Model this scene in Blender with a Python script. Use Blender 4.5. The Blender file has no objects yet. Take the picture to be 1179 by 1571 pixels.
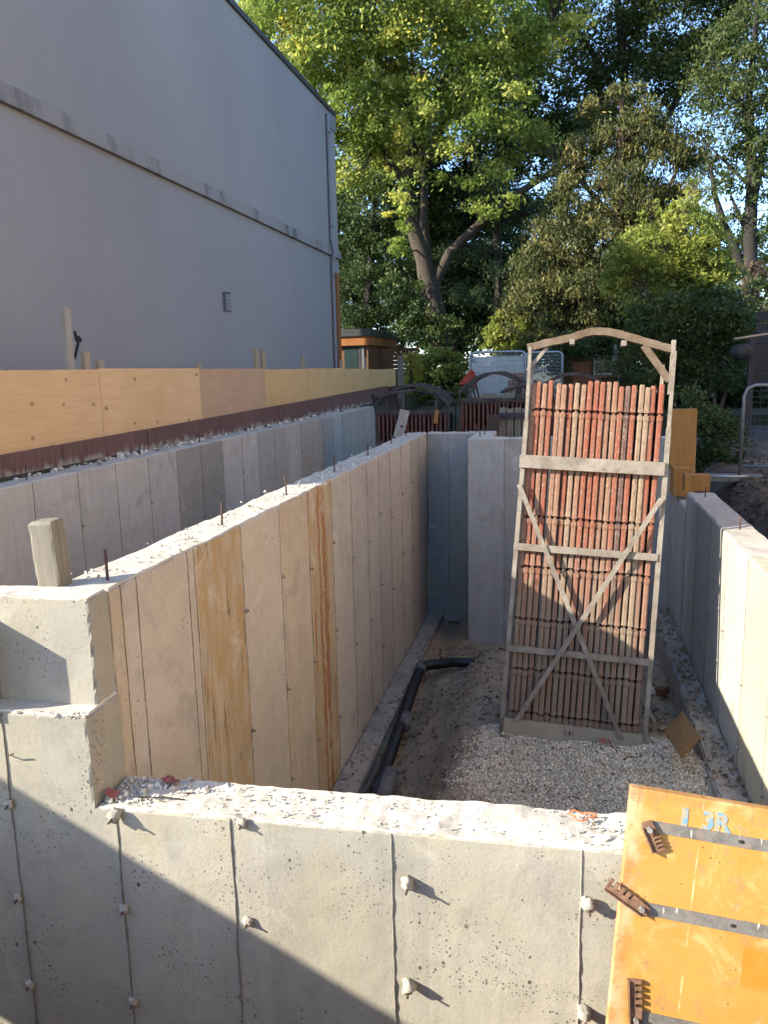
import bpy, math, random
import numpy as np
from mathutils import Vector, Matrix, noise, Euler
random.seed(7); RNG = np.random.default_rng(7)
SC = bpy.context.scene
COL = SC.collection
R = math.radians

# ------------------------------------------------------------------ camera numbers (metres, z = 0 is the front wall's top)
FPX, PITCH, YAW, ROLL, EYE = 1212.33, 0.179125, -0.225709, 0.0239649, 1.6
_cp, _sp, _cy, _sy, _cr, _sr = math.cos(PITCH), math.sin(PITCH), math.cos(YAW), math.sin(YAW), math.cos(ROLL), math.sin(ROLL)
FWD = Vector((_sy*_cp, _cy*_cp, -_sp))
_r = Vector((_cy, -_sy, 0)); _d = FWD.cross(_r)
RGT = _cr*_r + _sr*_d
DWN = -_sr*_r + _cr*_d
CAM = Vector((0, 0, EYE))
def at(u, v, Y):
    """the point on the plane y = Y that the photograph shows at pixel (u, v)"""
    d = FWD*FPX + RGT*(u-589.5) + DWN*(v-785.5)
    return CAM + d*(Y/d.y)
def px(Y):
    """metres per photograph pixel at distance Y"""
    return Y/FPX/0.96

# ------------------------------------------------------------------ materials
MATS = {}
class NT:
    def __init__(s, name, rough=0.85, spec=0.3):
        m = bpy.data.materials.new(name); m.use_nodes = True
        s.m = m; s.t = m.node_tree; s.t.nodes.clear()
        s.out = s.n('ShaderNodeOutputMaterial'); s.b = s.n('ShaderNodeBsdfPrincipled')
        s.l(s.b.outputs[0], s.out.inputs[0])
        s.b.inputs['Roughness'].default_value = rough
        s.b.inputs['Specular IOR Level'].default_value = spec
        MATS[name] = m
    def n(s, k, **kw):
        x = s.t.nodes.new(k)
        for a, b in kw.items(): setattr(x, a, b)
        return x
    def l(s, a, b): s.t.links.new(a, b)
    def pos(s, world=True):
        if world: return s.n('ShaderNodeNewGeometry').outputs['Position']
        return s.n('ShaderNodeTexCoord').outputs['Object']
    def map(s, v, scale=(1,1,1), loc=(0,0,0)):
        x = s.n('ShaderNodeMapping'); s.l(v, x.inputs[0])
        x.inputs['Scale'].default_value = scale; x.inputs['Location'].default_value = loc
        return x.outputs[0]
    def noise(s, v, sc, det=4, rough=.55, dist=0):
        x = s.n('ShaderNodeTexNoise'); s.l(v, x.inputs['Vector'])
        x.inputs['Scale'].default_value = sc; x.inputs['Detail'].default_value = det
        x.inputs['Roughness'].default_value = rough; x.inputs['Distortion'].default_value = dist
        return x.outputs['Fac']
    def voro(s, v, sc, out='Distance'):
        x = s.n('ShaderNodeTexVoronoi'); s.l(v, x.inputs['Vector']); x.inputs['Scale'].default_value = sc
        return x.outputs[out]
    def ramp(s, f, stops, interp='LINEAR'):
        x = s.n('ShaderNodeValToRGB'); s.l(f, x.inputs[0]); cr = x.color_ramp; cr.interpolation = interp
        while len(cr.elements) < len(stops): cr.elements.new(0.5)
        for e, (p, c) in zip(cr.elements, stops):
            e.position = p; e.color = (c, c, c, 1) if isinstance(c, (int, float)) else (*c, 1)
        return x.outputs[0]
    def mix(s, f, a, b, mode='MIX'):
        x = s.n('ShaderNodeMix', data_type='RGBA', blend_type=mode)
        for i, q in ((0, f), (6, a), (7, b)):
            if hasattr(q, 'is_linked'): s.l(q, x.inputs[i])
            elif i == 0: x.inputs[0].default_value = q
            else: x.inputs[i].default_value = (*q, 1) if not isinstance(q, (int, float)) else (q, q, q, 1)
        return x.outputs[2]
    def math(s, op, a, b=0.0, c=None):
        x = s.n('ShaderNodeMath', operation=op)
        for i, q in enumerate((a, b) if c is None else (a, b, c)):
            if hasattr(q, 'is_linked'): s.l(q, x.inputs[i])
            else: x.inputs[i].default_value = q
        return x.outputs[0]
    def color(s, c):
        if hasattr(c, 'is_linked'): s.l(c, s.b.inputs['Base Color'])
        else: s.b.inputs['Base Color'].default_value = (*c, 1)
    def bump(s, h, strength=.3, dist=.01):
        x = s.n('ShaderNodeBump'); s.l(h, x.inputs['Height'])
        x.inputs['Strength'].default_value = strength; x.inputs['Distance'].default_value = dist
        s.l(x.outputs[0], s.b.inputs['Normal'])

def lerp3(a, k): return tuple(min(1, x*k) for x in a)

def concrete(name, base, axis=None, pitch=.61, off=0.0, stops=None, var=.16, holes=1.0, stain=.5, stain_col=(.27,.2,.1), rust=None, streak=.25, ochre=.12):
    t = NT(name, .9, .25); P = t.pos()
    big = t.noise(P, 1.3, 5, .6); mid = t.noise(P, 7, 6, .65); fine = t.noise(P, 70, 4, .7)
    c = t.mix(t.ramp(big, [(.3, 0), (.7, 1)]), lerp3(base, .84), lerp3(base, 1.1))
    sep = t.n('ShaderNodeSeparateXYZ'); t.l(P, sep.inputs[0])
    if axis is not None:
        co = sep.outputs['XYZ'.index(axis)]
        if stops:                                   # a colour of its own for every formwork panel (lo, hi, [(pos, tint)])
            lo, hi, st = stops
            f = t.math('DIVIDE', t.math('SUBTRACT', co, lo), hi-lo)
            c = t.mix(1, c, t.ramp(f, [((p-lo)/(hi-lo), k) for p, k in st], 'CONSTANT'), 'MULTIPLY')
        else:
            i = t.math('FLOOR', t.math('DIVIDE', t.math('SUBTRACT', co, off), pitch))
            w = t.n('ShaderNodeTexWhiteNoise', noise_dimensions='1D'); t.l(i, w.inputs['W'])
            c = t.mix(1, c, t.ramp(w.outputs['Value'], [(0, 1-var), (.45, (1-.3*var, 1-.35*var, 1-.45*var)), (.75, 1), (1, (1+.0*var, 1-.1*var, 1-.35*var))]), 'MULTIPLY')
    # runs of slurry down the face
    st = t.noise(t.map(P, (9, 9, .55)), 2.2, 6, .7)
    c = t.mix(t.math('MULTIPLY', t.ramp(st, [(.48, 0), (.72, 1)]), streak), c, lerp3(base, .62))
    c = t.mix(t.math('MULTIPLY', t.ramp(mid, [(.5, 0), (.75, 1)]), stain*.5), c, stain_col)
    c = t.mix(t.ramp(mid, [(.25, .22), (.42, 0)]), c, lerp3(base, 1.35))
    if rust:                                        # an orange-brown wet run on one panel: (axis lo, axis hi, colour)
        lo, hi, col = rust
        co = sep.outputs['XYZ'.index(axis)]
        inside = t.math('MULTIPLY', t.math('GREATER_THAN', co, lo), t.math('LESS_THAN', co, hi))
        rn = t.noise(t.map(P, (1, 9, .9), (3, 1, 2)), 2.0, 5, .6)
        c = t.mix(t.math('MULTIPLY', inside, t.ramp(rn, [(.45, .05), (.62, .6)])), c, (.40, .26, .12))
        c = t.mix(t.math('MULTIPLY', inside, t.ramp(t.noise(t.map(P, (1, 9, .8), (0, 5, 1)), 1.7, 5, .6), [(.575, 0), (.60, .9)])), c, col)
    if stops and axis == 'Y' and rust:              # brown mould-oil runs on two of the panels
        co = sep.outputs[1]
        for lo, hi, k in ((3.42, 3.96, .85), (4.60, 5.14, .22), (5.15, 5.71, .62), (2.5, 2.76, .3)):
            ins = t.math('MULTIPLY', t.math('GREATER_THAN', co, lo), t.math('LESS_THAN', co, hi))
            v1 = t.noise(t.map(P, (1, 5.5, 1.1), (lo, lo*3, 0)), 1.5, 8, .78, 1.2)
            c = t.mix(t.math('MULTIPLY', ins, t.ramp(v1, [(.40, 0), (.58, k)])), c, (.36, .235, .10))
            v2 = t.noise(t.map(P, (1, 16, 2.2), (lo, lo, 2)), 1.6, 5, .6)
            c = t.mix(t.math('MULTIPLY', ins, t.ramp(v2, [(.61, 0), (.66, k)])), c, (.12, .07, .03))
        wv = t.math('MULTIPLY', t.math('SUBTRACT', t.noise(t.map(P, (1, 2, 3.5)), 1.6, 5, .65), .5), .16)
        gap = t.math('MULTIPLY', t.ramp(t.noise(t.map(P, (0, 0, 2.4), (2, 2, 3)), 1.1, 4, .6), [(.40, 0), (.52, 1)]), .042)
        for yc, k in ((5.50, 1.0), (5.38, .6)):
            run = t.math('LESS_THAN', t.math('ABSOLUTE', t.math('ADD', t.math('SUBTRACT', co, yc), wv)), t.math('MULTIPLY', gap, k))
            c = t.mix(t.math('MULTIPLY', run, .85), c, (.27, .10, .02))
    # bug holes
    hv = t.n('ShaderNodeTexVoronoi'); t.l(t.map(P, (1, 1, .8)), hv.inputs['Vector']); hv.inputs['Scale'].default_value = 36
    wsep = t.n('ShaderNodeSeparateColor'); t.l(hv.outputs['Color'], wsep.inputs[0])
    size = t.math('MULTIPLY', t.math('POWER', wsep.outputs[0], 5.0), .21*holes)
    dens = t.ramp(t.noise(P, 4.2, 4, .6), [(.42, .12), (.6, 1.1)])
    wob = t.math('MULTIPLY', t.math('SUBTRACT', t.noise(P, 85, 3, .7), .5), .30)
    hole = t.math('LESS_THAN', t.math('ADD', hv.outputs['Distance'], wob), t.math('MULTIPLY', size, dens))
    pv = t.n('ShaderNodeTexVoronoi'); t.l(P, pv.inputs['Vector']); pv.inputs['Scale'].default_value = 85
    ps = t.n('ShaderNodeSeparateColor'); t.l(pv.outputs['Color'], ps.inputs[0])
    pits = t.math('LESS_THAN', pv.outputs['Distance'], t.math('MULTIPLY', t.math('MULTIPLY', t.math('POWER', ps.outputs[0], 2.2), .34*holes), dens))
    c = t.mix(t.math('MULTIPLY', pits, .8), c, lerp3(base, .22))
    c = t.mix(t.math('MULTIPLY', hole, .92), c, lerp3(base, .14))
    c = t.mix(t.ramp(fine, [(.3, .35), (.5, 0)]), c, lerp3(base, .7))
    blot = t.noise(P, 2.6, 7, .72, .6)
    blot2 = t.noise(t.map(P, (1, 1, .6), (5, 2, 7)), 1.7, 6, .68, .8)
    c = t.mix(t.ramp(blot2, [(.48, 0), (.64, ochre)]), c, (base[0]*1.08, base[1]*.99, base[2]*.70))
    c = t.mix(t.ramp(blot, [(.52, 0), (.66, .55)]), c, lerp3(base, .58))
    grit = t.noise(P, 130, 3, .8)
    c = t.mix(t.ramp(grit, [(.58, 0), (.72, .5)]), c, lerp3(base, .5))
    c = t.mix(t.ramp(blot, [(.28, .5), (.42, 0)]), c, lerp3(base, 1.3))
    t.color(c)
    h = t.math('SUBTRACT', t.math('ADD', t.math('MULTIPLY', fine, .35), t.math('MULTIPLY', mid, .6)), hole)
    t.bump(h, .6, .007)
    return t.m

def wood(name, base, dark, axis=1, world=False, knots=.0, scale=6, rough=.75, worn=None):
    t = NT(name, rough, .3); P = t.pos(world)
    oi = t.n('ShaderNodeObjectInfo')
    va = t.n('ShaderNodeVectorMath', operation='ADD'); t.l(P, va.inputs[0])
    cv = t.n('ShaderNodeCombineXYZ')
    for i in range(3): t.l(t.math('MULTIPLY', oi.outputs['Random'], 7.0+i*3), cv.inputs[i])
    t.l(cv.outputs[0], va.inputs[1]); P = va.outputs[0]
    s = [1.0, 1.0, 1.0]; s = [7.0 if i != axis else .5 for i in range(3)]
    g = t.noise(t.map(P, s), scale, 6, .65, .4)
    c = t.mix(t.ramp(g, [(.3, 0), (.72, 1)]), base, dark)
    m = t.noise(P, 2.2, 4)
    c = t.mix(t.ramp(m, [(.4, 0), (.75, .6)]), c, lerp3(dark, .9))
    if knots:
        s2 = [1.0, 1.0, 1.0]; s2[axis] = .7
        v = t.n('ShaderNodeTexVoronoi'); t.l(t.map(P, s2), v.inputs['Vector']); v.inputs['Scale'].default_value = 6.5
        ws = t.n('ShaderNodeSeparateColor'); t.l(v.outputs['Color'], ws.inputs[0])
        k = t.math('LESS_THAN', t.math('ADD', v.outputs['Distance'], t.math('MULTIPLY', t.math('SUBTRACT', t.noise(P, 38, 3, .6), .5), .10)), t.math('MULTIPLY', t.math('POWER', ws.outputs[0], 2.6), knots))
        c = t.mix(t.math('MULTIPLY', k, .8), c, lerp3(dark, .35))
    if worn:
        zz = t.n('ShaderNodeSeparateXYZ'); t.l(t.pos(), zz.inputs[0])
        low = t.math('ADD', t.math('MULTIPLY', t.math('SUBTRACT', zz.outputs[2], .80), -2.2), t.noise(t.map(P, (2, 2.4, 1)), 2.6, 6, .75))
        c = t.mix(t.ramp(low, [(.40, 0), (.52, .85)]), c, worn)
    c = t.mix(t.math('MULTIPLY', oi.outputs['Random'], .18), c, lerp3(dark, .8))
    t.color(c); t.bump(g, .25, .004)
    return t.m

def plain(name, c, rough=.6, metal=0, var=.25, scale=8, spec=.4, bump=.1, world=False):
    t = NT(name, rough, spec); P = t.pos(world)
    n = t.noise(P, scale, 5, .65)
    t.color(t.mix(t.ramp(n, [(.3, 0), (.75, 1)]), lerp3(c, 1-var), lerp3(c, 1+var*.6)))
    t.b.inputs['Metallic'].default_value = metal
    if bump: t.bump(n, bump, .01)
    return t.m

def leaf(name, c, c2, tr=.35, third=None):
    t = NT(name, .55, .3)
    a = t.n('ShaderNodeAttribute', attribute_name='tint')
    stops = [(0, lerp3(c, .72)), (.45, c), (1, c2)]
    if third: stops = [(0, lerp3(c, .72)), (.4, c), (.85, c2), (.93, third)]
    col = t.ramp(a.outputs['Fac'], stops)
    t.color(col)
    tl = t.n('ShaderNodeBsdfTranslucent'); t.l(col, tl.inputs[0])
    mx = t.n('ShaderNodeMixShader'); mx.inputs[0].default_value = tr
    t.l(t.b.outputs[0], mx.inputs[1]); t.l(tl.outputs[0], mx.inputs[2]); t.l(mx.outputs[0], t.out.inputs[0])
    return t.m

# ------------------------------------------------------------------ mesh helpers
WM = {}
class MB:
    def __init__(s): s.v = []; s.f = []; s.mi = []
    def add(s, vs, fs, mi=0):
        o = len(s.v); s.v += [tuple(v) for v in vs]; s.f += [tuple(i+o for i in f) for f in fs]; s.mi += [mi]*len(fs)
        return s
    def box(s, a, b, mi=0, M=None):
        x0, y0, z0 = a; x1, y1, z1 = b
        vs = [Vector(p) for p in ((x0,y0,z0),(x1,y0,z0),(x1,y1,z0),(x0,y1,z0),(x0,y0,z1),(x1,y0,z1),(x1,y1,z1),(x0,y1,z1))]
        if M: vs = [M @ v for v in vs]
        return s.add(vs, [(0,3,2,1),(4,5,6,7),(0,1,5,4),(1,2,6,5),(2,3,7,6),(3,0,4,7)], mi)
    def bar(s, p, q, w, h, up=(0,0,1), mi=0):
        """a rectangular bar from p to q, w wide across, h thick along up"""
        p, q, up = Vector(p), Vector(q), Vector(up)
        d = (q-p).normalized(); a = d.cross(up).normalized(); b = a.cross(d).normalized()
        vs = [e + a*(i*w/2) + b*(j*h/2) for e in (p, q) for i, j in ((-1,-1),(1,-1),(1,1),(-1,1))]
        return s.add(vs, [(0,1,2,3),(7,6,5,4),(0,4,5,1),(1,5,6,2),(2,6,7,3),(3,7,4,0)], mi)
    def tube(s, pts, r, n=8, mi=0, cap=True):
        pts = [Vector(p) for p in pts]; rs = r if isinstance(r, (list, tuple)) else [r]*len(pts)
        vs = []; N = len(pts); prev = None
        for i, p in enumerate(pts):
            d = (pts[min(i+1, N-1)] - pts[max(i-1, 0)]).normalized()
            a = d.orthogonal().normalized() if prev is None else (prev - d*prev.dot(d)).normalized()
            prev = a; b = d.cross(a)
            vs += [p + (a*math.cos(2*math.pi*k/n) + b*math.sin(2*math.pi*k/n))*rs[i] for k in range(n)]
        fs = [(i*n+k, i*n+(k+1) % n, (i+1)*n+(k+1) % n, (i+1)*n+k) for i in range(N-1) for k in range(n)]
        if cap: fs += [tuple(range(n-1, -1, -1)), tuple((N-1)*n+k for k in range(n))]
        return s.add(vs, fs, mi)
    def blob(s, c, r, amp=.35, mi=0, seed=0, sq=(1,1,1)):
        c = Vector(c); vs = []; n, m = 8, 5
        for j in range(m+1):
            th = math.pi*j/m
            for k in range(n):
                ph = 2*math.pi*k/n
                d = Vector((math.sin(th)*math.cos(ph), math.sin(th)*math.sin(ph), math.cos(th)))
                rr = r*(1+amp*noise.noise(d*1.7+Vector((seed*3.1, seed*1.7, seed))))
                vs.append(c + Vector((d.x*sq[0], d.y*sq[1], d.z*sq[2]))*rr)
        fs = [(j*n+k, (j+1)*n+k, (j+1)*n+(k+1) % n, j*n+(k+1) % n) for j in range(m) for k in range(n)]
        return s.add(vs, fs, mi)
    def prism(s, poly, ext, mi=0):
        """a flat polygon (3-D points) pushed along the vector ext"""
        poly = [Vector(p) for p in poly]; e = Vector(ext); n = len(poly)
        return s.add(poly + [p+e for p in poly], [tuple(range(n-1, -1, -1)), tuple(range(n, 2*n))] + [(i, (i+1) % n, n+(i+1) % n, n+i) for i in range(n)], mi)
    def build(s, name, mats, parent=None, smooth=False, local=False, M=None, bevel=0):
        """links ONE mesh; vertices are world points unless local"""
        me = bpy.data.meshes.new(name)
        W = WM[parent.name] if parent else (M if M is not None else Matrix())
        vs = s.v
        if not local and W != Matrix():
            I = W.inverted(); vs = [tuple(I @ Vector(v)) for v in vs]
        me.from_pydata(vs, [], s.f)
        for m in (mats if isinstance(mats, (list, tuple)) else [mats]): me.materials.append(m if not isinstance(m, str) else MATS[m])
        if any(s.mi): me.polygons.foreach_set('material_index', s.mi)
        if smooth: me.polygons.foreach_set('use_smooth', [True]*len(me.polygons))
        me.update()
        o = bpy.data.objects.new(name, me); COL.objects.link(o)
        if parent: o.parent = parent
        elif M is not None: o.matrix_world = M
        WM[o.name] = W
        if bevel:
            b = o.modifiers.new('edge', 'BEVEL'); b.width = bevel; b.segments = 2; b.limit_method = 'ANGLE'
        return o

def tag(o, label, cat, group=None, kind=None):
    if label: o['label'] = label
    if cat: o['category'] = cat
    if group: o['group'] = group
    if kind: o['kind'] = kind
    return o
def thing(name, label, cat, loc=(0,0,0), group=None, M=None):
    o = bpy.data.objects.new(name, None); COL.objects.link(o); o.empty_display_size = .2
    W = M if M is not None else Matrix.Translation(Vector(loc))
    o.matrix_world = W; WM[o.name] = W
    return tag(o, label, cat, group)
def T(x, y, z): return Matrix.Translation((x, y, z))
def nz(p, s=1.0, o=0.0): return noise.noise(Vector(p)*s + Vector((o, o*1.3, o*.7)))
def fbm(p, s=1.0, o=0.0): return nz(p, s, o) + .5*nz(p, s*2.1, o+3) + .25*nz(p, s*4.3, o+7)

def rough_block(mb, a, b, res, top=.008, face=.0025, edge=.01, M=None, mi=0, mi_top=None, skip=(), calm=None):
    """a cast block: every face a grid, the struck-off top lumpy, the top edges crumbled"""
    (x0,y0,z0), (x1,y1,z1) = a, b
    def ax(lo, hi):
        n = max(1, int(round((hi-lo)/res))); q = [lo+(hi-lo)*i/n for i in range(n+1)]
        e = min(.012, (hi-lo)/n*.4); return [q[0], q[0]+e] + q[1:-1] + [q[-1]-e, q[-1]]
    X, Y = ax(x0, x1), ax(y0, y1)
    n = max(1, int(round((z1-z0)/(res*(1.0 if res < .04 else 1.5))))); Z = [z0+(z1-z0)*i/n for i in range(n+1)]
    Z = Z[:-1] + [z1-.012, z1]
    idx = {}; vs = []; fs = []; ms = []
    def V(x, y, z):
        k = (round(x,5), round(y,5), round(z,5))
        if k not in idx:
            p = Vector((x, y, z)); q = M @ p if M else p.copy()
            d = Vector((nz(q, 9, 1), nz(q, 9, 2), nz(q, 9, 3)))*face
            if abs(z-z1) < 1e-6:
                d.z += top*(fbm(q, 5, 4) + .5*nz(q, 26, 8))
                if abs(y-y0) < 1e-6 or abs(y-y1) < 1e-6 or abs(x-x0) < 1e-6 or abs(x-x1) < 1e-6:
                    e = edge*(.45+abs(nz(q, 13, 5))*1.6)
                    d.z -= e*.8
                    d.x += e*((abs(x-x0) < 1e-6) - (abs(x-x1) < 1e-6))*.7
                    d.y += e*((abs(y-y0) < 1e-6) - (abs(y-y1) < 1e-6))*.7
            elif calm and calm(x, z): pass
            elif (abs(x-x0) < 1e-6 or abs(x-x1) < 1e-6) and (abs(y-y0) < 1e-6 or abs(y-y1) < 1e-6):
                e = edge*abs(nz(q, 17, 6))*1.3
                d.x += e*((abs(x-x0) < 1e-6) - (abs(x-x1) < 1e-6))
                d.y += e*((abs(y-y0) < 1e-6) - (abs(y-y1) < 1e-6))
            p = p + d
            idx[k] = len(vs); vs.append(M @ p if M else p)
        return idx[k]
    def grid(A, B, f, flip, m):
        for i in range(len(A)-1):
            for j in range(len(B)-1):
                q = [V(*f(A[i],B[j])), V(*f(A[i+1],B[j])), V(*f(A[i+1],B[j+1])), V(*f(A[i],B[j+1]))]
                fs.append(q[::-1] if flip else q); ms.append(m)
    grid(X, Y, lambda p, q: (p,q,z1), False, mi if mi_top is None else mi_top)
    if 'f' not in skip: grid(X, Z, lambda p, q: (p,y0,q), False, mi)
    if 'k' not in skip: grid(X, Z, lambda p, q: (p,y1,q), True, mi)
    if 'l' not in skip: grid(Y, Z, lambda p, q: (x0,p,q), True, mi)
    if 'r' not in skip: grid(Y, Z, lambda p, q: (x1,p,q), False, mi)
    o = len(mb.v); mb.v += [tuple(v) for v in vs]; mb.f += [tuple(i+o for i in f) for f in fs]; mb.mi += ms

def joint(mb, p0, p1, nrm, side, w=.008, h=.004, mi=1, seed=0):
    """the ragged fin of grout that leaks between two formwork panels"""
    p0, p1, nrm, side = Vector(p0), Vector(p1), Vector(nrm), Vector(side)
    L = (p1-p0).length; n = max(4, int(L/.03)); vs = []; fs = []
    for i in range(n+1):
        p = p0.lerp(p1, i/n) + side*(.004*nz((i*.13, seed, 0), 1.0) + .0025*nz((i*.6, seed, 4), 1.0))
        a = w*(.45+.9*abs(nz((i*.21, seed, 1), 1.0)) + .5*max(0, nz((i*.9, seed, 2), 1.0)))
        hh = h*(.5+1.0*abs(nz((i*.37, seed, 3), 1.0)))
        vs += [p - side*a*.5 - nrm*.003, p - side*a*.25 + nrm*hh, p + side*a*.25 + nrm*hh, p + side*a*.5 - nrm*.003]
    for i in range(n):
        for k in range(3):
            a = i*4+k; fs.append((a, a+1, a+5, a+4))
    mb.add(vs, fs, mi)

# ------------------------------------------------------------------ materials of the place
CONC = (.40, .375, .31)
concrete('front_concrete', (.35, .335, .283), 'X', .6, -1.64, var=.14, holes=1.3, stain=.5, stain_col=(.27,.25,.19), streak=.3, ochre=.38)
PST = [(2.5, (.97,.93,.84)), (2.75, (.97,.95,.93)), (2.87, (1,.96,.9)), (3.33, (.97,.92,.85)), (3.40, (.95,.87,.72)), (3.97, (1,.96,.9)), (4.575, (1,.93,.82)), (5.146, (.95,.85,.69)),
       (5.716, (1,.99,.98)), (6.284, (.95,.95,.95)), (6.844, (1,.99,.98)), (7.307, (.93,.92,.92)), (7.832, (.98,.97,.96)), (8.397, (1,.98,.95)), (8.963, (.82,.79,.74)), (9.5, (.88,.87,.85))]
concrete('partition_concrete', (.475, .44, .395), 'Y', stops=(2.5, 10.2, PST), holes=1.0, stain=.28, streak=.22, rust=(5.16, 5.70, (.30, .105, .018)))
LST = [(4.5, .97), (6.7, (.98,.98,.97)), (7.3, (.97,.96,.95)), (7.9, (.62,.61,.58)), (8.5, (.55,.55,.52)), (9.1, .98), (9.7, .97), (10.3, (.78,.78,.76)), (10.9, (.76,.77,.76)), (11.5, (.95,.96,.97)), (12.1, (.8,.82,.84)), (12.7, (.9,.92,.94)), (13.3, (.82,.85,.87)), (14.0, (.9,.93,.95)), (14.6, (.72,.76,.76))]
concrete('left_concrete', (.50, .475, .43), 'Y', stops=(4.5, 18, LST), holes=.9, stain=.3, stain_col=(.2,.19,.16), streak=.4)
concrete('right_concrete', (.40, .385, .345), 'Y', stops=(2.5, 9.5, [(2.5, (1,.96,.78)), (5.33, (1,1,.97)), (5.995, (.98,.95,.92)), (6.665, (.9,.9,.91)), (7.335, (.97,.97,.98)), (8.0, (.88,.89,.92))]), holes=.8, stain=.15, streak=.12)
concrete('back_concrete', (.42, .40, .36), 'X', .42, -1.09, var=.3, holes=1.0, stain=.4, stain_col=(.16,.14,.11), streak=.45)
concrete('top_concrete', (.50, .475, .405), None, holes=.9, stain=.35, stain_col=(.36,.28,.15), streak=0)
concrete('footing_concrete', (.34, .31, .26), None, holes=1, stain=1.4, stain_col=(.12,.09,.06), streak=0)
plain('joint_grout', (.16, .14, .11), .95, var=.4, scale=30)
plain('knob_grout', (.34, .315, .26), .95, var=.3, scale=40, bump=.5)
plain('rusty_bar', (.10, .06, .045), .8, .3, var=.5, scale=40)
wood('plywood_warm', (.78, .53, .285), (.66, .42, .20), 1, True, .15, 5)
wood('plywood_brown', (.58, .38, .235), (.48, .31, .18), 1, True, .03, 5)
wood('plywood_olive', (.70, .47, .215), (.58, .37, .15), 1, True, .03, 5)
wood('maroon_board', (.20, .105, .085), (.10, .06, .05), 2, True, 0, 4, worn=(.36,.33,.29))
wood('grey_timber', (.27, .25, .20), (.14, .125, .095), 2, False, .05, 6)
wood('stake_wood', (.46, .38, .27), (.28, .22, .15), 2, False, .03, 6)
wood('white_timber', (.47, .43, .37), (.28, .25, .2), 2, False, .06, 5)
wood('ochre_form_ply', (.37, .19, .055), (.22, .11, .03), 2, False, .05, 4)
wood('brown_ply', (.19, .115, .05), (.12, .07, .03), 2, False, .04, 4)
wood('cedar_cladding', (.38, .16, .05), (.22, .085, .025), 2, True, 0, 4)
wood('cedar_boards', (.20, .10, .045), (.12, .06, .03), 0, True, 0, 4)
wood('dark_boards', (.055, .055, .065), (.03, .03, .035), 0, True, 0, 4)
wood('bark', (.085, .068, .052), (.035, .028, .021), 2, True, 0, 3, .95)
wood('dark_bark', (.045, .04, .034), (.02, .018, .015), 2, True, 0, 3, .95)
wood('vine_bark', (.19, .13, .09), (.09, .06, .04), 2, True, 0, 3, .95)
t = NT('stucco', .95, .2); P = t.pos()
n1 = t.noise(P, .35, 4, .5); n2 = t.noise(P, 260, 3, .7)
c = t.mix(t.ramp(n1, [(.3, 0), (.7, 1)]), (.262, .258, .252), (.30, .295, .288))
c = t.mix(t.math('MULTIPLY', t.ramp(t.noise(t.map(P, (3, 3, .35)), 1.0, 4), [(.5, 0), (.8, 1)]), .12), c, (.19, .19, .19))
t.color(c); t.bump(n2, .3, .003)
t = NT('belt_stone', .95, .2); P = t.pos()
n1 = t.noise(t.map(P, (1, 1.2, .5)), 1.6, 5, .65)
t.color(t.mix(t.ramp(n1, [(.5, 0), (.72, 1)]), (.255, .245, .23), (.10, .10, .095)))
plain('flashing', (.07, .07, .075), .5, .5)
plain('downpipe_grey', (.20, .215, .235), .5)
plain('dark_glass', (.03, .05, .05), .08, 0, spec=.6, bump=0)
plain('steel_grey', (.16, .17, .165), .6, .2, var=.5, scale=14)
plain('galvanised', (.42, .44, .46), .45, .6, var=.2, scale=20)
plain('dark_galvanised', (.17, .18, .19), .55, .4, var=.3, scale=20)
plain('black_plastic', (.012, .012, .013), .4, spec=.4, var=.4, scale=20)
plain('silty_plastic', (.16, .15, .14), .8, var=.5, scale=30)
plain('rust_steel', (.20, .115, .07), .85, .15, var=.55, scale=45, bump=.4)
plain('bolt_steel', (.38, .36, .33), .5, .6, var=.3, scale=60)
plain('white_paint', (.62, .60, .54), .8, var=.2)
plain('white_brick', (.60, .60, .55), .9, var=.25, scale=5)
t = NT('tan_brick', .9, .2); P = t.pos()
bk = t.n('ShaderNodeTexBrick'); sp_ = t.n('ShaderNodeSeparateXYZ'); t.l(P, sp_.inputs[0]); cb_ = t.n('ShaderNodeCombineXYZ'); t.l(sp_.outputs[1], cb_.inputs[0]); t.l(sp_.outputs[2], cb_.inputs[1]); t.l(cb_.outputs[0], bk.inputs['Vector'])
bk.inputs['Color1'].default_value = (.50, .36, .24, 1); bk.inputs['Color2'].default_value = (.42, .29, .19, 1); bk.inputs['Mortar'].default_value = (.5, .46, .4, 1)
bk.inputs['Scale'].default_value = 4.5
t.color(bk.outputs[0])
plain('dark_soil', (.075, .06, .045), .95, var=.7, scale=7, bump=1.0, world=True)
plain('lot_soil', (.36, .31, .24), .95, var=.4, scale=3, bump=.5, world=True)
plain('red_plastic', (.5, .06, .03), .5)
plain('orange_brick', (.42, .17, .09), .9, var=.4, scale=9)
plain('red_leaf', (.27, .085, .07), .6, var=.5, scale=50)
plain('orange_wire', (.5, .15, .06), .6)
plain('black_paint', (.02, .02, .022), .6)
plain('ink', (.025, .022, .02), .9, var=.3)
plain('green_tarp_leaf', (.02, .05, .03), .7)
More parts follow.
